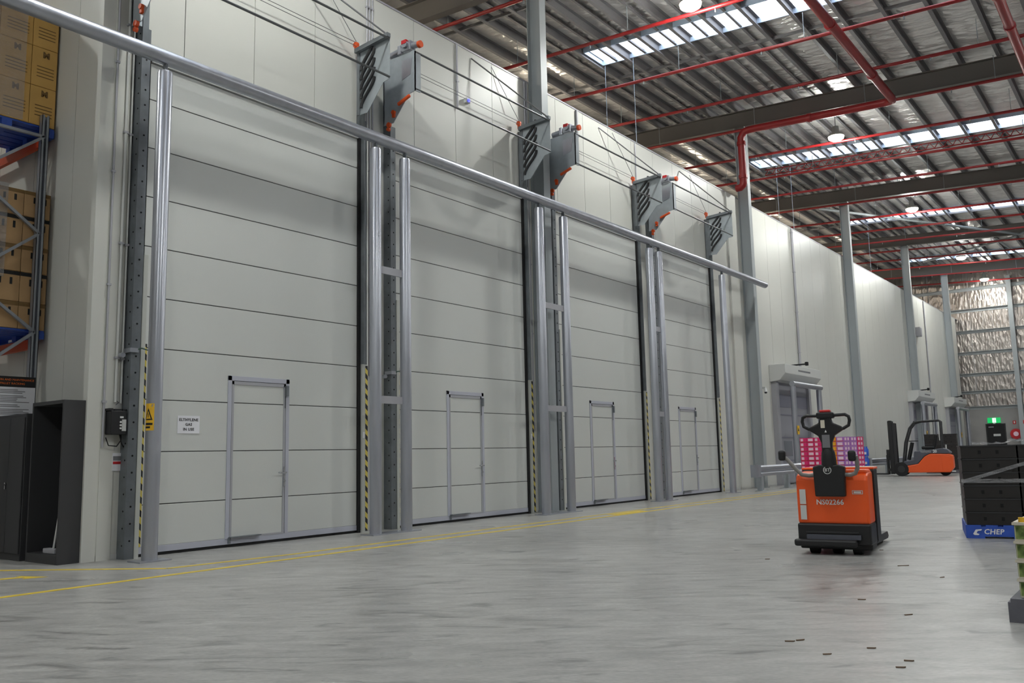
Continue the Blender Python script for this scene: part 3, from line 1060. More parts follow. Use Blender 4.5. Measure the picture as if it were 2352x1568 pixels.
for y in (3.99, 4.9):
    for z in (5.2, 2.53):
        K(MB().box(RX - 2.76, RX - .045, y - .025, y + .025, z, z + .125), 'beam', 'rack_orange')


def pallet(name, label, loc, m, w=1.165, d=1.165, h=.13, rotz=0, group=None):
    t = thing(name, label, 'pallet', loc, rotz, group)
    for i in range(7):
        x = -w / 2 + w * (i + .5) / 7
        MB().bc(x, 0, h - .011, w / 7 - .03, d, .022).build('deck_board', m, t)
    for i in (-1, 0, 1):
        for j in (-1, 0, 1):
            MB().bc(i * (w / 2 - .06), j * (d / 2 - .06), h / 2, .12, .12, h - .044).build('block', m, t)
        MB().bc(0, i * (d / 2 - .05), .011, w, .1, .022).build('bottom_board', m, t)
    return t


pallet('blue_pallet', 'blue pallet on the top rack level under yellow cartons', (-11.95, 4.44, 5.33), 'pallet_blue')
pallet('blue_pallet', 'blue pallet on the lower rack level under brown cartons', (-11.95, 4.44, 2.66), 'pallet_blue', h=.11)
cols = [(4.7, 5.02), (4.3, 4.695), (3.88, 4.295)]
cname = ['at the wall side', 'in the middle', 'at the left edge']
rname = ['bottom row', 'second row', 'third row', 'fourth row', 'top row', 'sixth row']


def carton(label, x0, x1, y0, y1, z0, z1, m, group, prints):
    t = thing('carton', label, 'carton', ((x0 + x1) / 2, (y0 + y1) / 2, z0), group=group)
    a, b_, c = (x1 - x0) / 2, (y1 - y0) / 2, z1 - z0
    MB().box(-a, a, -b_, b_, 0, c).build('box', m, t, bevel=.006)
    prints(t, a, b_, c)
    return t


def yprint(t, a, b_, c):
    text('logo', 'M', .11, 'carton_print', (a + .001, b_ * .1, c - .09), (0, 1, 0), (0, 0, 1), t, bold=.006)
    k = MB()
    for i in range(4):
        k.box(a, a + .001, -b_ * .6, b_ * .75, c * .5 - .045 * i, c * .5 - .045 * i + .012)
    k.build('print', 'carton_print', t)


for r, (z0, z1) in enumerate(((5.462, 5.985), (5.99, 6.52), (6.525, 7.05))):
    for ci, (y0, y1) in enumerate(cols):
        carton('yellow carton on the top rack pallet, %s, %s' % (rname[r], cname[ci]), -11.95, -11.37, y0, y1, z0, z1, 'carton_yellow', 'yellow cartons on the rack', yprint)
        carton('rear yellow carton on the top rack pallet, %s, %s' % (rname[r], cname[ci]), -12.5, -11.955, y0, y1, z0, z1, 'carton_yellow', 'yellow cartons on the rack', lambda *q: None)


def bprint(t, a, b_, c):
    MB().box(a, a + .002, -.05, -.02, c * .55, c * .78).build('handle_hole', 'ink_black', t)
    MB().box(a, a + .002, .08, .11, c * .55, c * .78).build('handle_hole', 'ink_black', t)
    MB().box(a, a + .002, -b_, b_, c - .05, c - .004).build('tape_band', 'ink_black' if c > .35 else 'carton_print', t)


zz = 2.772
for r in range(5):
    c = .385 if r % 2 == 1 else .34
    for ci, (y0, y1) in enumerate(cols):
        carton('brown carton on the lower rack pallet, %s, %s' % (rname[r], cname[ci]), -11.95, -11.37, y0, y1, zz, zz + c - .004, 'carton_brown', 'brown cartons on the rack', bprint)
    zz += c
t = thing('stretch_film', 'clear crinkled stretch film around the yellow cartons', 'film', (-11.36, 4.2, 5.47))
MB().box(0, .006, -.34, .42, 0, 1.6).build('sheet', 'film', t)
t = thing('stretch_film', 'clear crinkled stretch film on the brown cartons', 'film', (-11.36, 4.2, 3.4))
MB().box(0, .006, -.34, .3, 0, 1.2).build('sheet', 'film', t)

# racking notice
t = thing('safety_notice', 'white racking notice with black header and orange heading above the closed cabinet', 'sign', (-11.2, 4.58, 1.5))
MB().box(-.006, 0, -.3, .295, 0, .65).build('plate', 'paper_white', t)
MB().box(0, .001, -.3, .295, .52, .65).build('header', 'ink_black', t)
text('heading', 'OPERATION AND MAINTENANCE', .036, 'ink_orange', (.002, .0, .607), (0, 1, 0), (0, 0, 1), t)
text('heading', 'OF PALLET RACKING', .036, 'ink_orange', (.002, .0, .562), (0, 1, 0), (0, 0, 1), t)
k = MB()
random.seed(3)
z = .49
for blk in (3, 5, 2, 4, 2, 2):
    for i in range(blk):
        ind = .05 if i else .02
        k.box(0, .001, -.27 + ind, -.27 + ind + random.uniform(.3, .48), z - .009, z)
        z -= .019
    z -= .016
k.build('text_lines', 'ink_grey', t)

# ------------------------------------------------------------------ powered pallet truck
PT = thing('pallet_truck', 'orange powered pallet truck with black tiller on the open floor', 'pallet truck', (-2.83, 9.02, 0), math.radians(6))


def T(m, name, ms, parent=None, **kw):
    return m.build(name, ms, parent or PT, **kw)


# local: +y is towards the forks, x to the right
hw = .35
cv = MB()
prof = [(-.02, .30), (-.03, .74), (.0, .79), (.06, .815), (.3, .83), (.3, .30)]
cv.prism(prof, 'x', -hw, hw)
body = T(cv, 'cover', 'truck_orange', bevel=.03, seg=3)
T(MB().box(.1, hw - .01, .03, .28, .8, .845), 'cover_ridge', 'truck_orange', body, bevel=.02)
T(MB().box(-hw - .005, hw + .005, -.04, .3, .1, .31), 'skirt', 'truck_black', bevel=.02)
T(MB().box(-.27, .24, -.05, -.035, .215, .232), 'skirt_groove', 'truck_dark')
st = T(MB().box(-hw - .03, hw - .12, -.12, -.03, .085, .155), 'foot_platform', 'truck_black', bevel=.02)
T(MB().box(-.26, .26, -.075, -.045, .155, .2), 'platform_bar', 'lift_grey', st)
T(MB().box(-hw, hw, .02, .28, .05, .12), 'chassis', 'truck_black', bevel=.015)
for x in (-.22, .2):
    T(MB().disc((x, .1, .07), 'x', .07, .09, 18), 'castor', 'black_rubber')
T(MB().disc((0, .15, .11), 'x', .11, .09, 20), 'drive_wheel', 'black_rubber')
# battery and mast side
T(MB().box(-hw - .005, hw + .005, .31, .56, .1, .84), 'battery_box', 'truck_dark', bevel=.01)
T(MB().box(hw - .02, hw + .012, .30, .34, .12, .83), 'corner_post', 'truck_black')
T(MB().box(-hw - .01, hw + .012, .31, .57, .84, .862), 'battery_lid', 'truck_orange', bevel=.006)
T(MB().box(.0, hw, .4, .56, .862, .868), 'paper_sheet', 'white')
for x in (-.19, .19):
    f = MB().prism([(.5, .04), (1.55, .03), (1.62, .05), (1.55, .11), (.5, .12)], 'x', x - .08, x + .08)
    fk = T(f, 'fork', 'truck_dark', bevel=.008)
    T(MB().disc((x, 1.38, .045), 'x', .042, .09, 14), 'load_wheel', 'black_rubber', fk)
# tiller base cover
T(MB().prism([(-.145, .58), (.145, .58), (.155, .88), (.09, .9), (0, .885), (-.09, .9), (-.155, .88)], 'y', -.1, -.02), 'tiller_cover', 'truck_black', bevel=.012)
T(MB().ring((-.01, -.104, .845), 'y', .04, .033, .004, 28), 'logo_ring', 'off_white')
text('logo', 'BT', .045, 'off_white', (-.01, -.102, .845), (1, 0, 0), (0, 0, 1), PT, bold=.001)
# side arms
for sx in (-1, 1):
    if sx < 0:
        pts = [(-.13, -.06, .8), (-.2, -.06, .79), (-.27, -.065, .8), (-.33, -.07, .86), (-.4, -.08, .95), (-.43, -.08, .98)]
        pad = (-.455, -.085, 1.0)
    else:
        pts = [(.13, -.06, .8), (.2, -.06, .795), (.25, -.065, .81), (.275, -.07, .86), (.275, -.08, .95), (.27, -.09, .985)]
        pad = (.235, -.1, .985)
    am = T(MB().tube(pts, .021, 12), 'side_arm', 'tube_grey')
    T(MB().bc(pad[0], pad[1], pad[2], .075, .07, .11), 'arm_pad', 'truck_black', am, bevel=.025, seg=3)
# tiller
T(MB().tube([(.0, -.04, .88), (0, -.045, .95), (0, -.05, 1.02), (0, -.055, 1.06)], [.075, .072, .066, .05], 18), 'tiller_boot', 'truck_black')
T(MB().prism([(-.05, 1.0), (.05, 1.0), (.052, 1.12), (.08, 1.19), (.17, 1.25), (.16, 1.28), (.07, 1.32), (.05, 1.38), (-.05, 1.38), (-.07, 1.32), (-.16, 1.28), (-.17, 1.25), (-.08, 1.19),
              (-.052, 1.12)], 'y', -.1, -.04), 'tiller_arm', 'truck_black', bevel=.012)
for sx in (-1, 1):
    T(MB().tube([(sx * .06, -.07, 1.395), (sx * .19, -.07, 1.4), (sx * .225, -.07, 1.38), (sx * .232, -.07, 1.34), (sx * .22, -.07, 1.29), (sx * .17, -.07, 1.262), (sx * .12, -.07, 1.255)], .017, 10),
      'handle_loop', 'truck_black')
T(MB().box(-.085, .085, -.11, -.02, 1.365, 1.43), 'control_head', 'truck_black', bevel=.015)
T(MB().box(-.055, .055, -.1, -.03, 1.428, 1.455), 'safety_button', 'truck_red', bevel=.012)
T(MB().box(-.045, -.005, -.104, -.1, 1.27, 1.35), 'key_pad', 'tray_cream')
T(MB().box(-.04, .035, -.104, -.1, 1.07, 1.2), 'data_label', 'ink_grey')
T(MB().prism([(-.01, 1.225), (.01, 1.225), (0, 1.25)], 'y', -.103, -.1), 'warning_mark', 'white')
# cover stickers
text('number', 'NS02266', .072, 'white', (-.02, -.031, .52), (1, 0, 0), (0, 0, 1), PT, bold=.0012)
T(MB().box(-.315, -.255, -.034, -.03, .5, .65), 'sticker', 'off_white')
T(MB().box(-.315, -.255, -.034, -.03, .345, .49), 'sticker', 'off_white')
T(MB().box(.2, .3, -.034, -.03, .635, .64).box(.2, .3, -.034, -.03, .603, .608).box(.2, .205, -.034, -.03, .605, .64).box(.295, .3, -.034, -.03, .605, .64), 'maker_plate', 'off_white')
T(MB().box(.215, .285, -.034, -.03, .613, .63), 'maker_print', 'off_white')
for x in (-.13, .12):
    T(MB().disc((x, -.031, .6), 'y', .01, .006, 10), 'bolt', 'hole_black')

# ------------------------------------------------------------------ forklift
FL = thing('forklift', 'orange and dark grey electric forklift parked by the far wall', 'forklift', (-7.38, 34.4, 0), math.radians(8))
# local: -x is forwards (mast), y to the back of the picture


def L(m, name, ms, parent=None, **kw):
    return m.build(name, ms, parent or FL, **kw)


FL.scale = (.94, .94, .97)
yh = .5
L(MB().prism([(-.75, .14), (.95, .14), (1.05, .25), (1.05, .8), (.95, .95), (.72, .97), (.15, .95), (-.08, .82), (-.35, .5), (-.75, .36)], 'x', 0, 0) if False else
  MB().prism([(-.62, .13), (.9, .13), (1.02, .3), (1.02, .74), (.9, .8), (.25, .82), (.05, .72), (-.2, .45), (-.62, .38)], 'y', -yh, yh), 'body', 'truck_orange', bevel=.03)
L(MB().prism([(-.7, .36), (-.2, .46), (.05, .73), (.25, .83), (.95, .81), (.98, .86), (.85, .97), (.7, 1.02), (.3, .97), (-.3, .92), (-.35, .62), (-.7, .55)], 'y', -yh + .012, yh - .012), 'upper_cover',
  'lift_grey', bevel=.03)
L(MB().box(-.95, -.6, -yh + .03, yh - .03, .3, .5), 'front_frame', 'truck_dark')
L(MB().prism([(.62, .13), (.9, .13), (1.03, .3), (1.03, .7), (.62, .78)], 'y', -yh - .006, yh + .006), 'counterweight', 'truck_orange', bevel=.03)
text('model_number', '20', .14, 'white', (.42, -yh + .008, .9), (1, 0, 0), (0, 0, 1), FL, bold=.003)
text('maker_name', 'TOYOTA', .09, 'off_white', (.1, -yh + .008, .885), (1, 0, 0), (0, 0, 1), FL)
for x, r, y in ((-.8, .26, -.42), (-.8, .26, .42), (.72, .2, -.2), (.72, .2, .2)):
    w = L(MB().disc((x, y, r), 'y', r, .18, 24), 'wheel', 'black_rubber')
    L(MB().disc((x, y - .085, r), 'y', r * .5, .03, 16), 'hub', 'truck_dark', w)
for y in (-.28, .28):
    L(MB().box(-1.2, -1.05, y - .05, y + .05, .08, 2.08), 'mast_rail', 'truck_black')
    L(MB().box(-1.05, -.93, y * .8 - .04, y * .8 + .04, .12, 2.0), 'mast_rail', 'truck_dark')
for z in (.5, 1.3, 2.05):
    L(MB().box(-1.18, -1.08, -.28, .28, z - .05, z + .05), 'mast_crossbar', 'truck_black')
L(MB().tube([(-1.02, -.12, .2), (-1.02, -.12, 1.75)], .035, 10).tube([(-1.02, .12, .2), (-1.02, .12, 1.75)], .035, 10), 'lift_cylinder', 'truck_dark')
L(MB().box(-1.28, -1.2, -.45, .45, .2, .28).box(-1.28, -1.2, -.45, .45, .62, .7).box(-1.3, -1.22, -.42, -.36, .7, 1.0).box(-1.3, -1.22, .36, .42, .7, 1.0), 'carriage', 'truck_black')
for y in (-.25, .25):
    L(MB().box(-1.33, -1.28, y - .06, y + .06, .06, .8).box(-2.2, -1.28, y - .06, y + .06, .06, .1), 'fork', 'truck_dark')
for y in (-.42, .42):
    L(MB().tube([(-.72, y, .5), (-.6, y, 1.25), (-.42, y, 1.78), (-.25, y, 1.98), (-.05, y, 2.03), (.62, y, 2.05), (.68, y, 2.0), (.66, y, 1.0)], .035, 10), 'guard_leg', 'truck_dark')
for i in range(7):
    x = -.25 + .14 * i
    L(MB().box(x - .015, x + .015, -.42, .42, 2.02, 2.05), 'guard_bar', 'truck_dark')
L(MB().tube([(.62, -.46, 1.3), (.6, -.47, 1.98)], .02, 6), 'chain', 'off_white')
L(MB().box(-.05, .42, -.24, .24, .98, 1.1), 'seat', 'black_rubber', bevel=.04)
L(MB().prism([(.33, 1.08), (.45, 1.06), (.55, 1.5), (.45, 1.55)], 'y', -.22, .22), 'seat_back', 'black_rubber', bevel=.04)
L(MB().tube([(-.55, 0, .6), (-.38, 0, 1.25)], .07, 10), 'steering_column', 'truck_black')
L(MB().ring((0, 0, 0), 'z', .17, .14, .03, 20), 'steering_wheel', 'truck_black', loc=(-.33, 0, 1.3))
L(MB().tube([(.8, -.2, 1.0), (.8, -.2, 1.14)], .03, 8), 'beacon', 'off_white')

# black crate stack behind the forklift
dk = random.Random(5)
pallet('dark_pallet', 'dark pallet under the black crates behind the forklift', (-7.45, 37.9, 0), 'pallet_grey', rotz=math.radians(8))


def crate(name, label, loc, w, d, h, m, rotz, group, lip='truck_dark'):
    t = thing(name, label, 'crate', loc, rotz, group)
    k = MB()
    k.box(-w / 2, w / 2, -d / 2, d / 2, .0, .015)
    for s in (-1, 1):
        k.box(min(s * w / 2, s * (w / 2 - .015)), max(s * w / 2, s * (w / 2 - .015)), -d / 2, d / 2, .015, h - .005)
        k.box(-w / 2 + .015, w / 2 - .015, min(s * d / 2, s * (d / 2 - .015)), max(s * d / 2, s * (d / 2 - .015)), .015, h - .005)
    k.build('shell', m, t)
    r = MB()
    for s in (-1, 1):
        r.bc(0, s * d / 2, h - .012, w + .012, .012, .016)
        r.bc(s * w / 2, 0, h - .012, .012, d + .012, .016)
    r.build('rim', lip, t)
    hh = MB()
    for x in (-.09, .09):
        hh.bc(x, -d / 2 - .002, h * .45, .03, .004, .04)
    tag(hh.build('grip_holes', 'hole_black', t), kind='stuff')
    return t


for r in range(7):
    for c_ in range(2):
        ca, sa = math.cos(math.radians(8)), math.sin(math.radians(8))
        x = -.29 + .58 * c_
        crate('crate', 'black crate behind the forklift, %s layer from the floor, %s side' % (ORD[r], ('left', 'right')[c_]), (-7.45 + x * ca, 37.9 + x * sa, .135 + r * .2), .56, 1.1, .2,
              'crate_black', math.radians(8), 'crates behind the forklift')

# ------------------------------------------------------------------ blue pallet with black produce crates
A = math.radians(12)
BP = thing('blue_pallet', 'blue pallet with white lettering under the tall black crates at right', 'pallet', (-2.03, 11.24, 0), A)
# local x along the front face from the left corner, y to the back
sh = MB()
sh.prism([(0, .01), (0, .15), (.155, .15), (.16, .13), (.205, .13), (.21, .15), (.325, .15), (.33, .13), (.38, .13), (.385, .15), (.5, .15), (.505, .13), (.56, .13), (.565, .15), (1.165, .15), (1.165, 0), (.48, 0), (.48, .022), (.19, .022), (.19, 0), (.02, 0)],
         'y', 0, .03)
sh.build('front_board', 'pallet_blue', BP)
MB().box(0, .1, .03, 1.165, 0, .025).box(1.06, 1.165, .03, 1.165, 0, .025).box(.53, .63, .03, 1.165, 0, .025).build('bottom_board', 'pallet_blue', BP)
MB().box(0, .12, .03, 1.165, .025, .125).box(1.045, 1.165, .03, 1.165, .025, .125).box(.52, .64, .03, 1.165, .025, .125).build('bearer', 'pallet_blue', BP)
for i in range(6):
    MB().box(0, 1.165, .04 + i * .19, .19 + i * .19, .126, .148).build('deck_board', 'pallet_blue', BP)
text('lettering', 'CHEP', .08, 'white', (.285, -.002, .075), (1, 0, .0), (.15, 0, 1), BP, bold=.002, space=1.05)
MB().prism([(.07, .05), (.1, .1), (.165, .105), (.155, .09), (.12, .085), (.105, .06), (.135, .05), (.125, .038), (.085, .038)], 'y', -.003, 0).build('logo', 'white', BP)
CW, CH = .565, .152
for r in range(6):
    for c_ in range(2):
        for q in range(2):
            lx, ly = .3 + .583 * c_, .3 + .58 * q
            px = -2.03 + lx * math.cos(A) - ly * math.sin(A)
            py = 11.24 + lx * math.sin(A) + ly * math.cos(A)
            crate('crate', 'black produce crate on lettered blue pallet, %s layer from bottom, %s%s' % (ORD[r], ('left', 'right')[c_], ' rear' if q else ' front'), (px, py, .152 + r * CH), CW, .56, CH,
                  'crate_black', A, 'black crates on the lettered pallet')
k = thing('stretch_film', 'clear stretch film band around the black produce crates', 'film', (-2.03, 11.24, .66), A)
MB().box(-.004, 1.17, .003, .0055, -.03, .015).build('band', 'film', k)
MB().bar((.0, .001, -.02), (1.17, .001, .35), .002, .04).build('band', 'film', k)
k = thing('plastic_sheet', 'crumpled clear plastic sheet on top of the black crates', 'sheet', (-2.03, 11.24, 1.068), A)
gm = MB()
rr = random.Random(11)
nx, ny = 22, 6
pts = [(.15 + 1.0 * i / nx, .06 + .5 * j / ny, max(.002, rr.uniform(-.01, .035) + (.03 if .4 < i / nx < .9 else 0))) for j in range(ny + 1) for i in range(nx + 1)]
gm.add(pts, [(j * (nx + 1) + i, j * (nx + 1) + i + 1, (j + 1) * (nx + 1) + i + 1, (j + 1) * (nx + 1) + i) for j in range(ny) for i in range(nx)])
gm.build('film', 'film', k)

# ------------------------------------------------------------------ near grey pallet with printed trays
NP = pallet('grey_pallet', 'weathered grey pallet at the right edge under printed produce trays', (-.9 + .58, 6.1 + .55, 0), 'pallet_grey', h=.14)
for r in range(4):
    z = .143 + r * .112
    t = thing('produce_tray', 'cardboard tray with green leaf print on the grey pallet, %s' % (('lowest', 'second from below', 'third from below', 'topmost, with blue and yellow print')[r]),
              'tray', (-.465, 6.38, z), 0, 'printed trays at the right edge')
    w, d2 = .37, .27
    k = MB().box(-w, w, -d2, d2, 0, .012)
    for s in (-1, 1):
        k.box(min(s * w, s * (w - .008)), max(s * w, s * (w - .008)), -d2, d2, .012, .098)
        k.box(-w + .008, w - .008, min(s * d2, s * (d2 - .008)), max(s * d2, s * (d2 - .008)), .012, .098)
    k.build('shell', 'tray_cream', t)
    MB().box(-w + .004, w - .004, -d2 - .003, -d2, .012, .092).box(-w - .003, -w, -d2 + .004, d2 - .004, .012, .092).build('leaf_print', 'green_print', t)
    MB().prism([(-w + .05, .065), (-w + .09, .085), (-w + .16, .08), (-w + .2, .062), (-w + .12, .052), (-w + .08, .04)], 'y', -d2 - .005, -d2 - .003).build('blue_print', 'blue_print', t)
    MB().box(-w - .012, w, -d2 - .012, -d2 + .03, .096, .111).box(-w - .012, -w + .03, -d2, d2, .096, .111).build('top_flange', 'tray_cream', t)
    if r == 3:
        MB().box(-w + .02, w, -d2 + .03, -d2 + .05, .111, .14).build('yellow_band', 'sign_yellow', t)

# ------------------------------------------------------------------ drink cartons on a pallet behind the truck
PA = math.radians(-12)
PC = Vector((-7.1, 20.45, 0))
pallet('wooden_pallet', 'pallet under the stack of pink drink cartons', (PC.x + .55 * math.cos(PA) - .55 * math.sin(PA), PC.y + .55 * math.sin(PA) + .55 * math.cos(PA), 0), 'carton_brown', rotz=PA)


def drink_mesh(m, lab, wide):
    k = MB()
    k.box(0, .178, 0, .3, 0, .103)
    k.m = 1
    x0, x1 = (.02, .085) if not wide else (.03, .15)
    k.box(x0, x1, -.002, 0, .025, .085)
    k.box(.178, .18, .05, .13, .025, .085)
    k.box(.178, .18, .18, .25, .025, .085)
    k.m = 2
    k.box(.0, .178, -.001, 0, .0, .014)
    return k.mesh('drink_carton', [m, lab, 'sign_red'])


DM = {('pink', 0): drink_mesh('pink', 'pink_label', 0), ('pink', 1): drink_mesh('pink', 'pink_label', 1), ('orange', 0): drink_mesh('carton_orange', 'sign_yellow', 1),
      ('purple', 0): drink_mesh('carton_purple', 'pink_label', 1)}
cc = [('pink', 0), ('pink', 1), ('pink', 0), ('pink', 1), ('orange', 0), ('purple', 0)]
for r in range(11):
    for c_ in range(6):
        me = DM[cc[c_]]
        lx, ly = .02 + c_ * .184, 0
        o = bpy.data.objects.new('drink_carton', me)
        COL.objects.link(o)
        o.location = (PC.x + lx * math.cos(PA), PC.y + lx * math.sin(PA), .135 + r * .108)
        o.rotation_euler = (0, 0, PA)
        tag(o, '%s drink carton on front of stack, %s row from top, %s column from left' % (cc[c_][0], ORD[10 - r], ORD[c_]), 'carton', 'drink cartons on the pallet')
    for q in range(1, 3):
        o = bpy.data.objects.new('drink_carton', DM[('purple', 0)] if q == 1 else DM[('pink', 1)])
        COL.objects.link(o)
        lx, ly = .02 + 5 * .184, .306 * q
        o.location = (PC.x + lx * math.cos(PA) - ly * math.sin(PA), PC.y + lx * math.sin(PA) + ly * math.cos(PA), .135 + r * .108)
        o.rotation_euler = (0, 0, PA)
        tag(o, '%s drink carton on right side of stack, %s row from top, %s from front' % ('purple' if q == 1 else 'pink', ORD[10 - r], ORD[q]), 'carton', 'drink cartons on the pallet')

# packs of water bottles beside the drink cartons
pallet('wooden_pallet', 'pallet under the blue water bottle packs', (-6.32, 22.6, 0), 'carton_brown', w=.5, d=.5, rotz=PA)
for r in range(4):
    for c_ in range(1):
        t = thing('water_pack', 'shrink wrapped pack of blue water bottles, %s layer from the pallet' % ORD[r], 'bottle pack', (-6.24 + .3 * c_, 22.5 - .06 * c_, .135 + .24 * r), PA, 'water packs by the drink cartons')
        k = MB()
        for i in range(3):
            for j in range(2):
                k.tube([(-.09 + .09 * i, -.04 + .09 * j, 0), (-.09 + .09 * i, -.04 + .09 * j, .16), (-.09 + .09 * i, -.04 + .09 * j, .2), (-.09 + .09 * i, -.04 + .09 * j, .235)], [.042, .042, .018, .016], 10)
        k.build('bottles', 'water_blue', t)
        MB().box(-.14, .14, -.085, -.082, .04, .1).build('label_band', 'paper_white', t)

# ------------------------------------------------------------------ crash rails


def crash_rail(y0, y1, x, label, posts):
    t = thing('crash_rail', label, 'guard rail', (x, y0, 0))
    prof = [(0, .38), (.05, .42), (.05, .46), (0, .5), (0, .54), (.05, .58), (.05, .62), (0, .66), (-.012, .66), (.035, .615), (.035, .585), (-.015, .54), (-.015, .5), (.035, .455), (.035, .425), (-.012, .38)]
    MB().prism(prof, 'y', 0, y1 - y0).build('rail', 'galvanised', t)
    MB().prism([(-.12, -.28), (-.02, -.3), (.0, -.05), (.05, .02), (.03, .05), (-.02, 0), (-.04, -.22), (-.11, -.2)], 'z', .36, .68).build('flared_end', 'galvanised', t)
    for y in posts:
        MB().box(-.15, -.02, y - .07, y + .07, 0, .6).build('post', 'galv_plate', t)
        MB().box(-.18, .02, y - .12, y + .12, 0, .015).build('base_plate', 'galv_plate', t)
    return t


crash_rail(21.85, 28.5, -8.68, 'galvanised crash rail with flared end before the first rapid door', (.25, 2.2, 4.4, 6.3))
crash_rail(33.4, 41.0, -9.0, 'galvanised crash rail behind the forklift', (.3, 2.6, 5, 7.2))

# ------------------------------------------------------------------ rapid roll doors
for i, (a, b_, lb) in enumerate(((25.6, 28.5, 'nearest, behind the pallet truck'), (42.6, 45.6, 'middle one, above the forklift'), (50.6, 53.6, 'furthest one, by the end wall'))):
    d = thing('door_%d' % (i + 5), 'grey rapid roll door with white hood, ' + lb, 'door', (WX, (a + b_) / 2, 0), kind='structure')
    hw_ = (b_ - a) / 2
    MB().prism([(0, 3.62), (.5, 3.62), (.5, 3.34), (.32, 3.14), (0, 3.1)], 'y', -hw_ - .2, hw_ + .2).build('hood', 'off_white', d, bevel=.01)
    MB().prism([(.5, 3.45), (.5, 3.5), (.503, 3.5), (.503, 3.45)], 'y', -.5, .6).build('hood_lettering', 'ink_grey', d)
    for s in (-1, 1):
        MB().box(0, .16, s * hw_ - .1, s * hw_ + .1, 0, 3.12).build('side_column', 'trim_grey', d)
    MB().box(.06, .075, -hw_ + .1, hw_ - .1, .03, 3.12).build('curtain', 'curtain', d)
    MB().box(.05, .085, -hw_ + .1, hw_ - .1, 2.35, 2.75).build('curtain_band', 'curtain_dark', d)
    for z in (.7, 1.4, 2.1):
        MB().box(.05, .085, -hw_ + .1, hw_ - .1, z, z + .04).build('curtain_rib', 'curtain_dark', d)
    for s in (-.6, .55):
        MB().box(.074, .08, s - .35, s + .35, .85, 1.32).build('curtain_window', 'window_film', d)
    # black bracket on the hood
    br = thing('door_sensor', 'black radar sensor arm on the hood of the %s rapid door' % (('nearest', 'middle', 'furthest')[i]), 'sensor', (WX + .3, (a + b_) / 2, 3.62))
    MB().bar((-.1, -.35, .05), (.2, .3, .12), .05, .05).bar((-.1, -.35, 0), (-.1, -.35, .06), .03, .03).build('arm', 'ink_black', br)
    MB().bc(.2, .32, .13, .1, .1, .12).build('head', 'ink_black', br, bevel=.02)
    # pipe goal post
    gp = thing('goal_post_guard', 'galvanised pipe goal post before the %s rapid door' % (('nearest', 'middle', 'furthest')[i]), 'guard', (-9.06, (a + b_) / 2, 0))
    for s in (-1, 1):
        MB().tube([(0, s * (hw_ - .25), 0), (0, s * (hw_ - .25), 2.95)], .084, 18).build('post', 'galvanised', gp)
        MB().bc(0, s * (hw_ - .25), .007, .26, .26, .014).build('base_plate', 'galvanised', gp)
    MB().tube([(0, -hw_ + .2, 3.03), (0, hw_ - .05, 3.03)], .084, 18).build('crossbar', 'galvanised', gp)
    ysn = thing('warning_sign', 'small yellow warning sign on the goal post of the %s rapid door' % (('nearest', 'middle', 'furthest')[i]), 'sign', (-8.972, (a + b_) / 2 - hw_ + .25, 1.5))
    MB().box(0, .004, -.09, .09, 0, .26).build('plate', 'sign_yellow', ysn)
    MB().prism([(-.06, .1), (.06, .1), (0, .21)], 'x', .004, .005).build('triangle', 'ink_black', ysn)
cc_ = thing('security_camera', 'small white camera on the wall left of the nearest rapid door', 'camera', (WX, 24.75, 2.75))
MB().box(0, .12, -.03, .03, .1, .16).tube([(.1, 0, .1), (.12, -.02, .0)], .05, 12).build('body', 'white', cc_)
MB().disc((.125, -.03, -.02), 'z', .035, .03, 12).build('lens', 'ink_black', cc_)
jb = thing('junction_box', 'small grey box on the wall above the middle rapid door', 'box', (WX, 45.35, 6.4))
MB().box(0, .2, -.2, .2, 0, .45).build('case', 'trim_grey', jb, bevel=.01)
MB().box(.2, .215, -.15, .15, .05, .4).build('lid', 'curtain', jb)

# ------------------------------------------------------------------ end wall fittings
t = thing('exit_sign', 'green lit exit sign above the dark door on the end wall', 'sign', (-8.15, Y1 - .06, 2.3))
MB().box(-.33, .33, -.03, .03, 0, .3).build('case', 'exit_green', t)
MB().box(-.08, .1, -.036, -.03, .02, .28).build('white_panel', 'exit_white', t)
MB().tube([(.0, -.037, .07), (.03, -.037, .14), (.02, -.037, .2)], .012, 6).disc((.03, -.037, .23), 'y', .02, .004, 10).build('running_figure', 'exit_green', t)
MB().box(-.06, .06, -.02, .05, -.05, 0).build('bracket', 'white', t)
t = thing('door_8', 'dark grey fire exit door in the end wall', 'door', (-8.1, Y1 - .05, 0), kind='structure')
MB().box(-.45, .45, 0, .05, 0, 2.22).build('leaf', 'ink_black', t)
MB().box(-.5, -.45, -.02, .05, 0, 2.26).box(.45, .5, -.02, .05, 0, 2.26).box(-.45, .45, -.02, .05, 2.22, 2.26).build('frame', 'truck_dark', t)
MB().box(-.14, .22, -.006, 0, 1.55, 1.68).build('door_sign', 'off_white', t)
MB().box(-.36, -.1, -.02, 0, 2.05, 2.1).build('closer', 'trim_grey', t)
t = thing('hose_reel', 'red fire hose reel on the end wall', 'hose reel', (-7.1, Y1 - .16, 1.65))
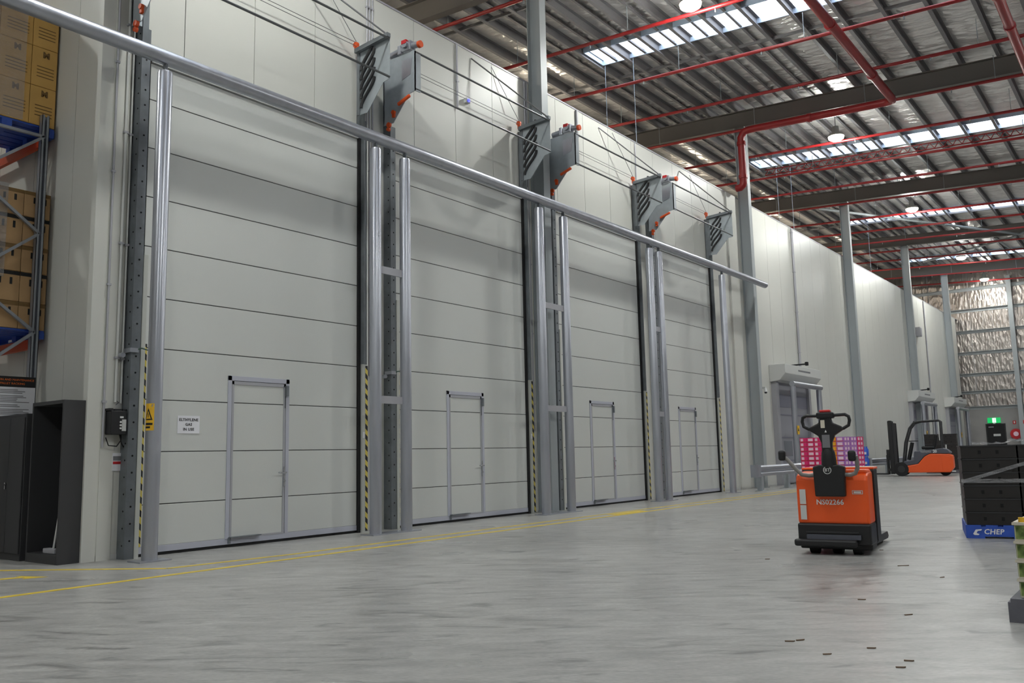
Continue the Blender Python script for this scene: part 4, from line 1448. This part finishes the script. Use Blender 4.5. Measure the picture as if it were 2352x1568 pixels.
MB().disc((0, 0, 0), 'y', .29, .04, 28).disc((0, .12, 0), 'y', .29, .03, 28).build('reel_disc', 'sign_red', t)
MB().disc((0, -.03, 0), 'y', .13, .05, 20).build('hub', 'pink_label', t)
MB().disc((0, .06, 0), 'y', .22, .1, 24).build('hose', 'ink_black', t)
MB().box(-.04, .04, .13, .16, -.1, .1).build('bracket', 'sign_red', t)
for x, lb in ((-7.15, 'left'), (-6.6, 'right')):
    t = thing('fire_sign', 'small red fire equipment sign above the hose reel, %s one' % lb, 'sign', (x, Y1 - .012 if x < -6.9 else Y1 - .37, 2.2))
    MB().box(-.08, .08, 0, .01, 0, .2).build('plate', 'sign_red', t)
    MB().box(-.03, .03, -.002, 0, .05, .16).build('symbol', 'white', t)

# ------------------------------------------------------------------ wood splinters on the floor
chip_labels = ['longest dark wood splinter, on the floor right of the pallet truck', 'wood splinter on the floor left of the grey pallet', 'tiny wood splinter close beside the pallet truck forks',
               'wood splinter between the pallet truck and the lettered blue pallet', 'wood splinter on the floor left of the pallet truck', 'wood splinter on the open floor in front of the pallet truck',
               'left one of two close wood splinters near the bottom edge', 'right one of two close wood splinters near the bottom edge', 'leftmost single wood splinter near the bottom edge',
               'pale wood splinter right of the close pair near the bottom', 'second lowest wood splinter near the bottom edge', 'lowest wood splinter near the bottom edge']
chips = [(-2.06, 8.43, .13, .3), (-1.46, 6.01, .07, .5), (-2.55, 9.6, .04, 0), (-1.62, 7.83, .06, .7), (-3.29, 8.35, .05, .2), (-1.87, 6.44, .06, 0), (-1.82, 4.87, .06, .1), (-1.78, 4.93, .06, .5), (-1.55, 4.67, .05, .3),
         (-1.4, 4.93, .05, .1), (-1.17, 4.74, .05, -.1), (-1.17, 4.58, .05, .1)]
for i, (x, y, l, r) in enumerate(chips):
    l *= .75
    k = MB().prism([(-l / 2, -.004), (l / 2, -.006), (l / 2 + .01, .003), (-l / 2, .005)], 'z', 0, .006)
    o = k.build('wood_splinter', 'wood_chip', loc=(x, y, 0), rotz=r + math.radians(25))
    tag(o, chip_labels[i], 'splinter', 'wood splinters on the floor')
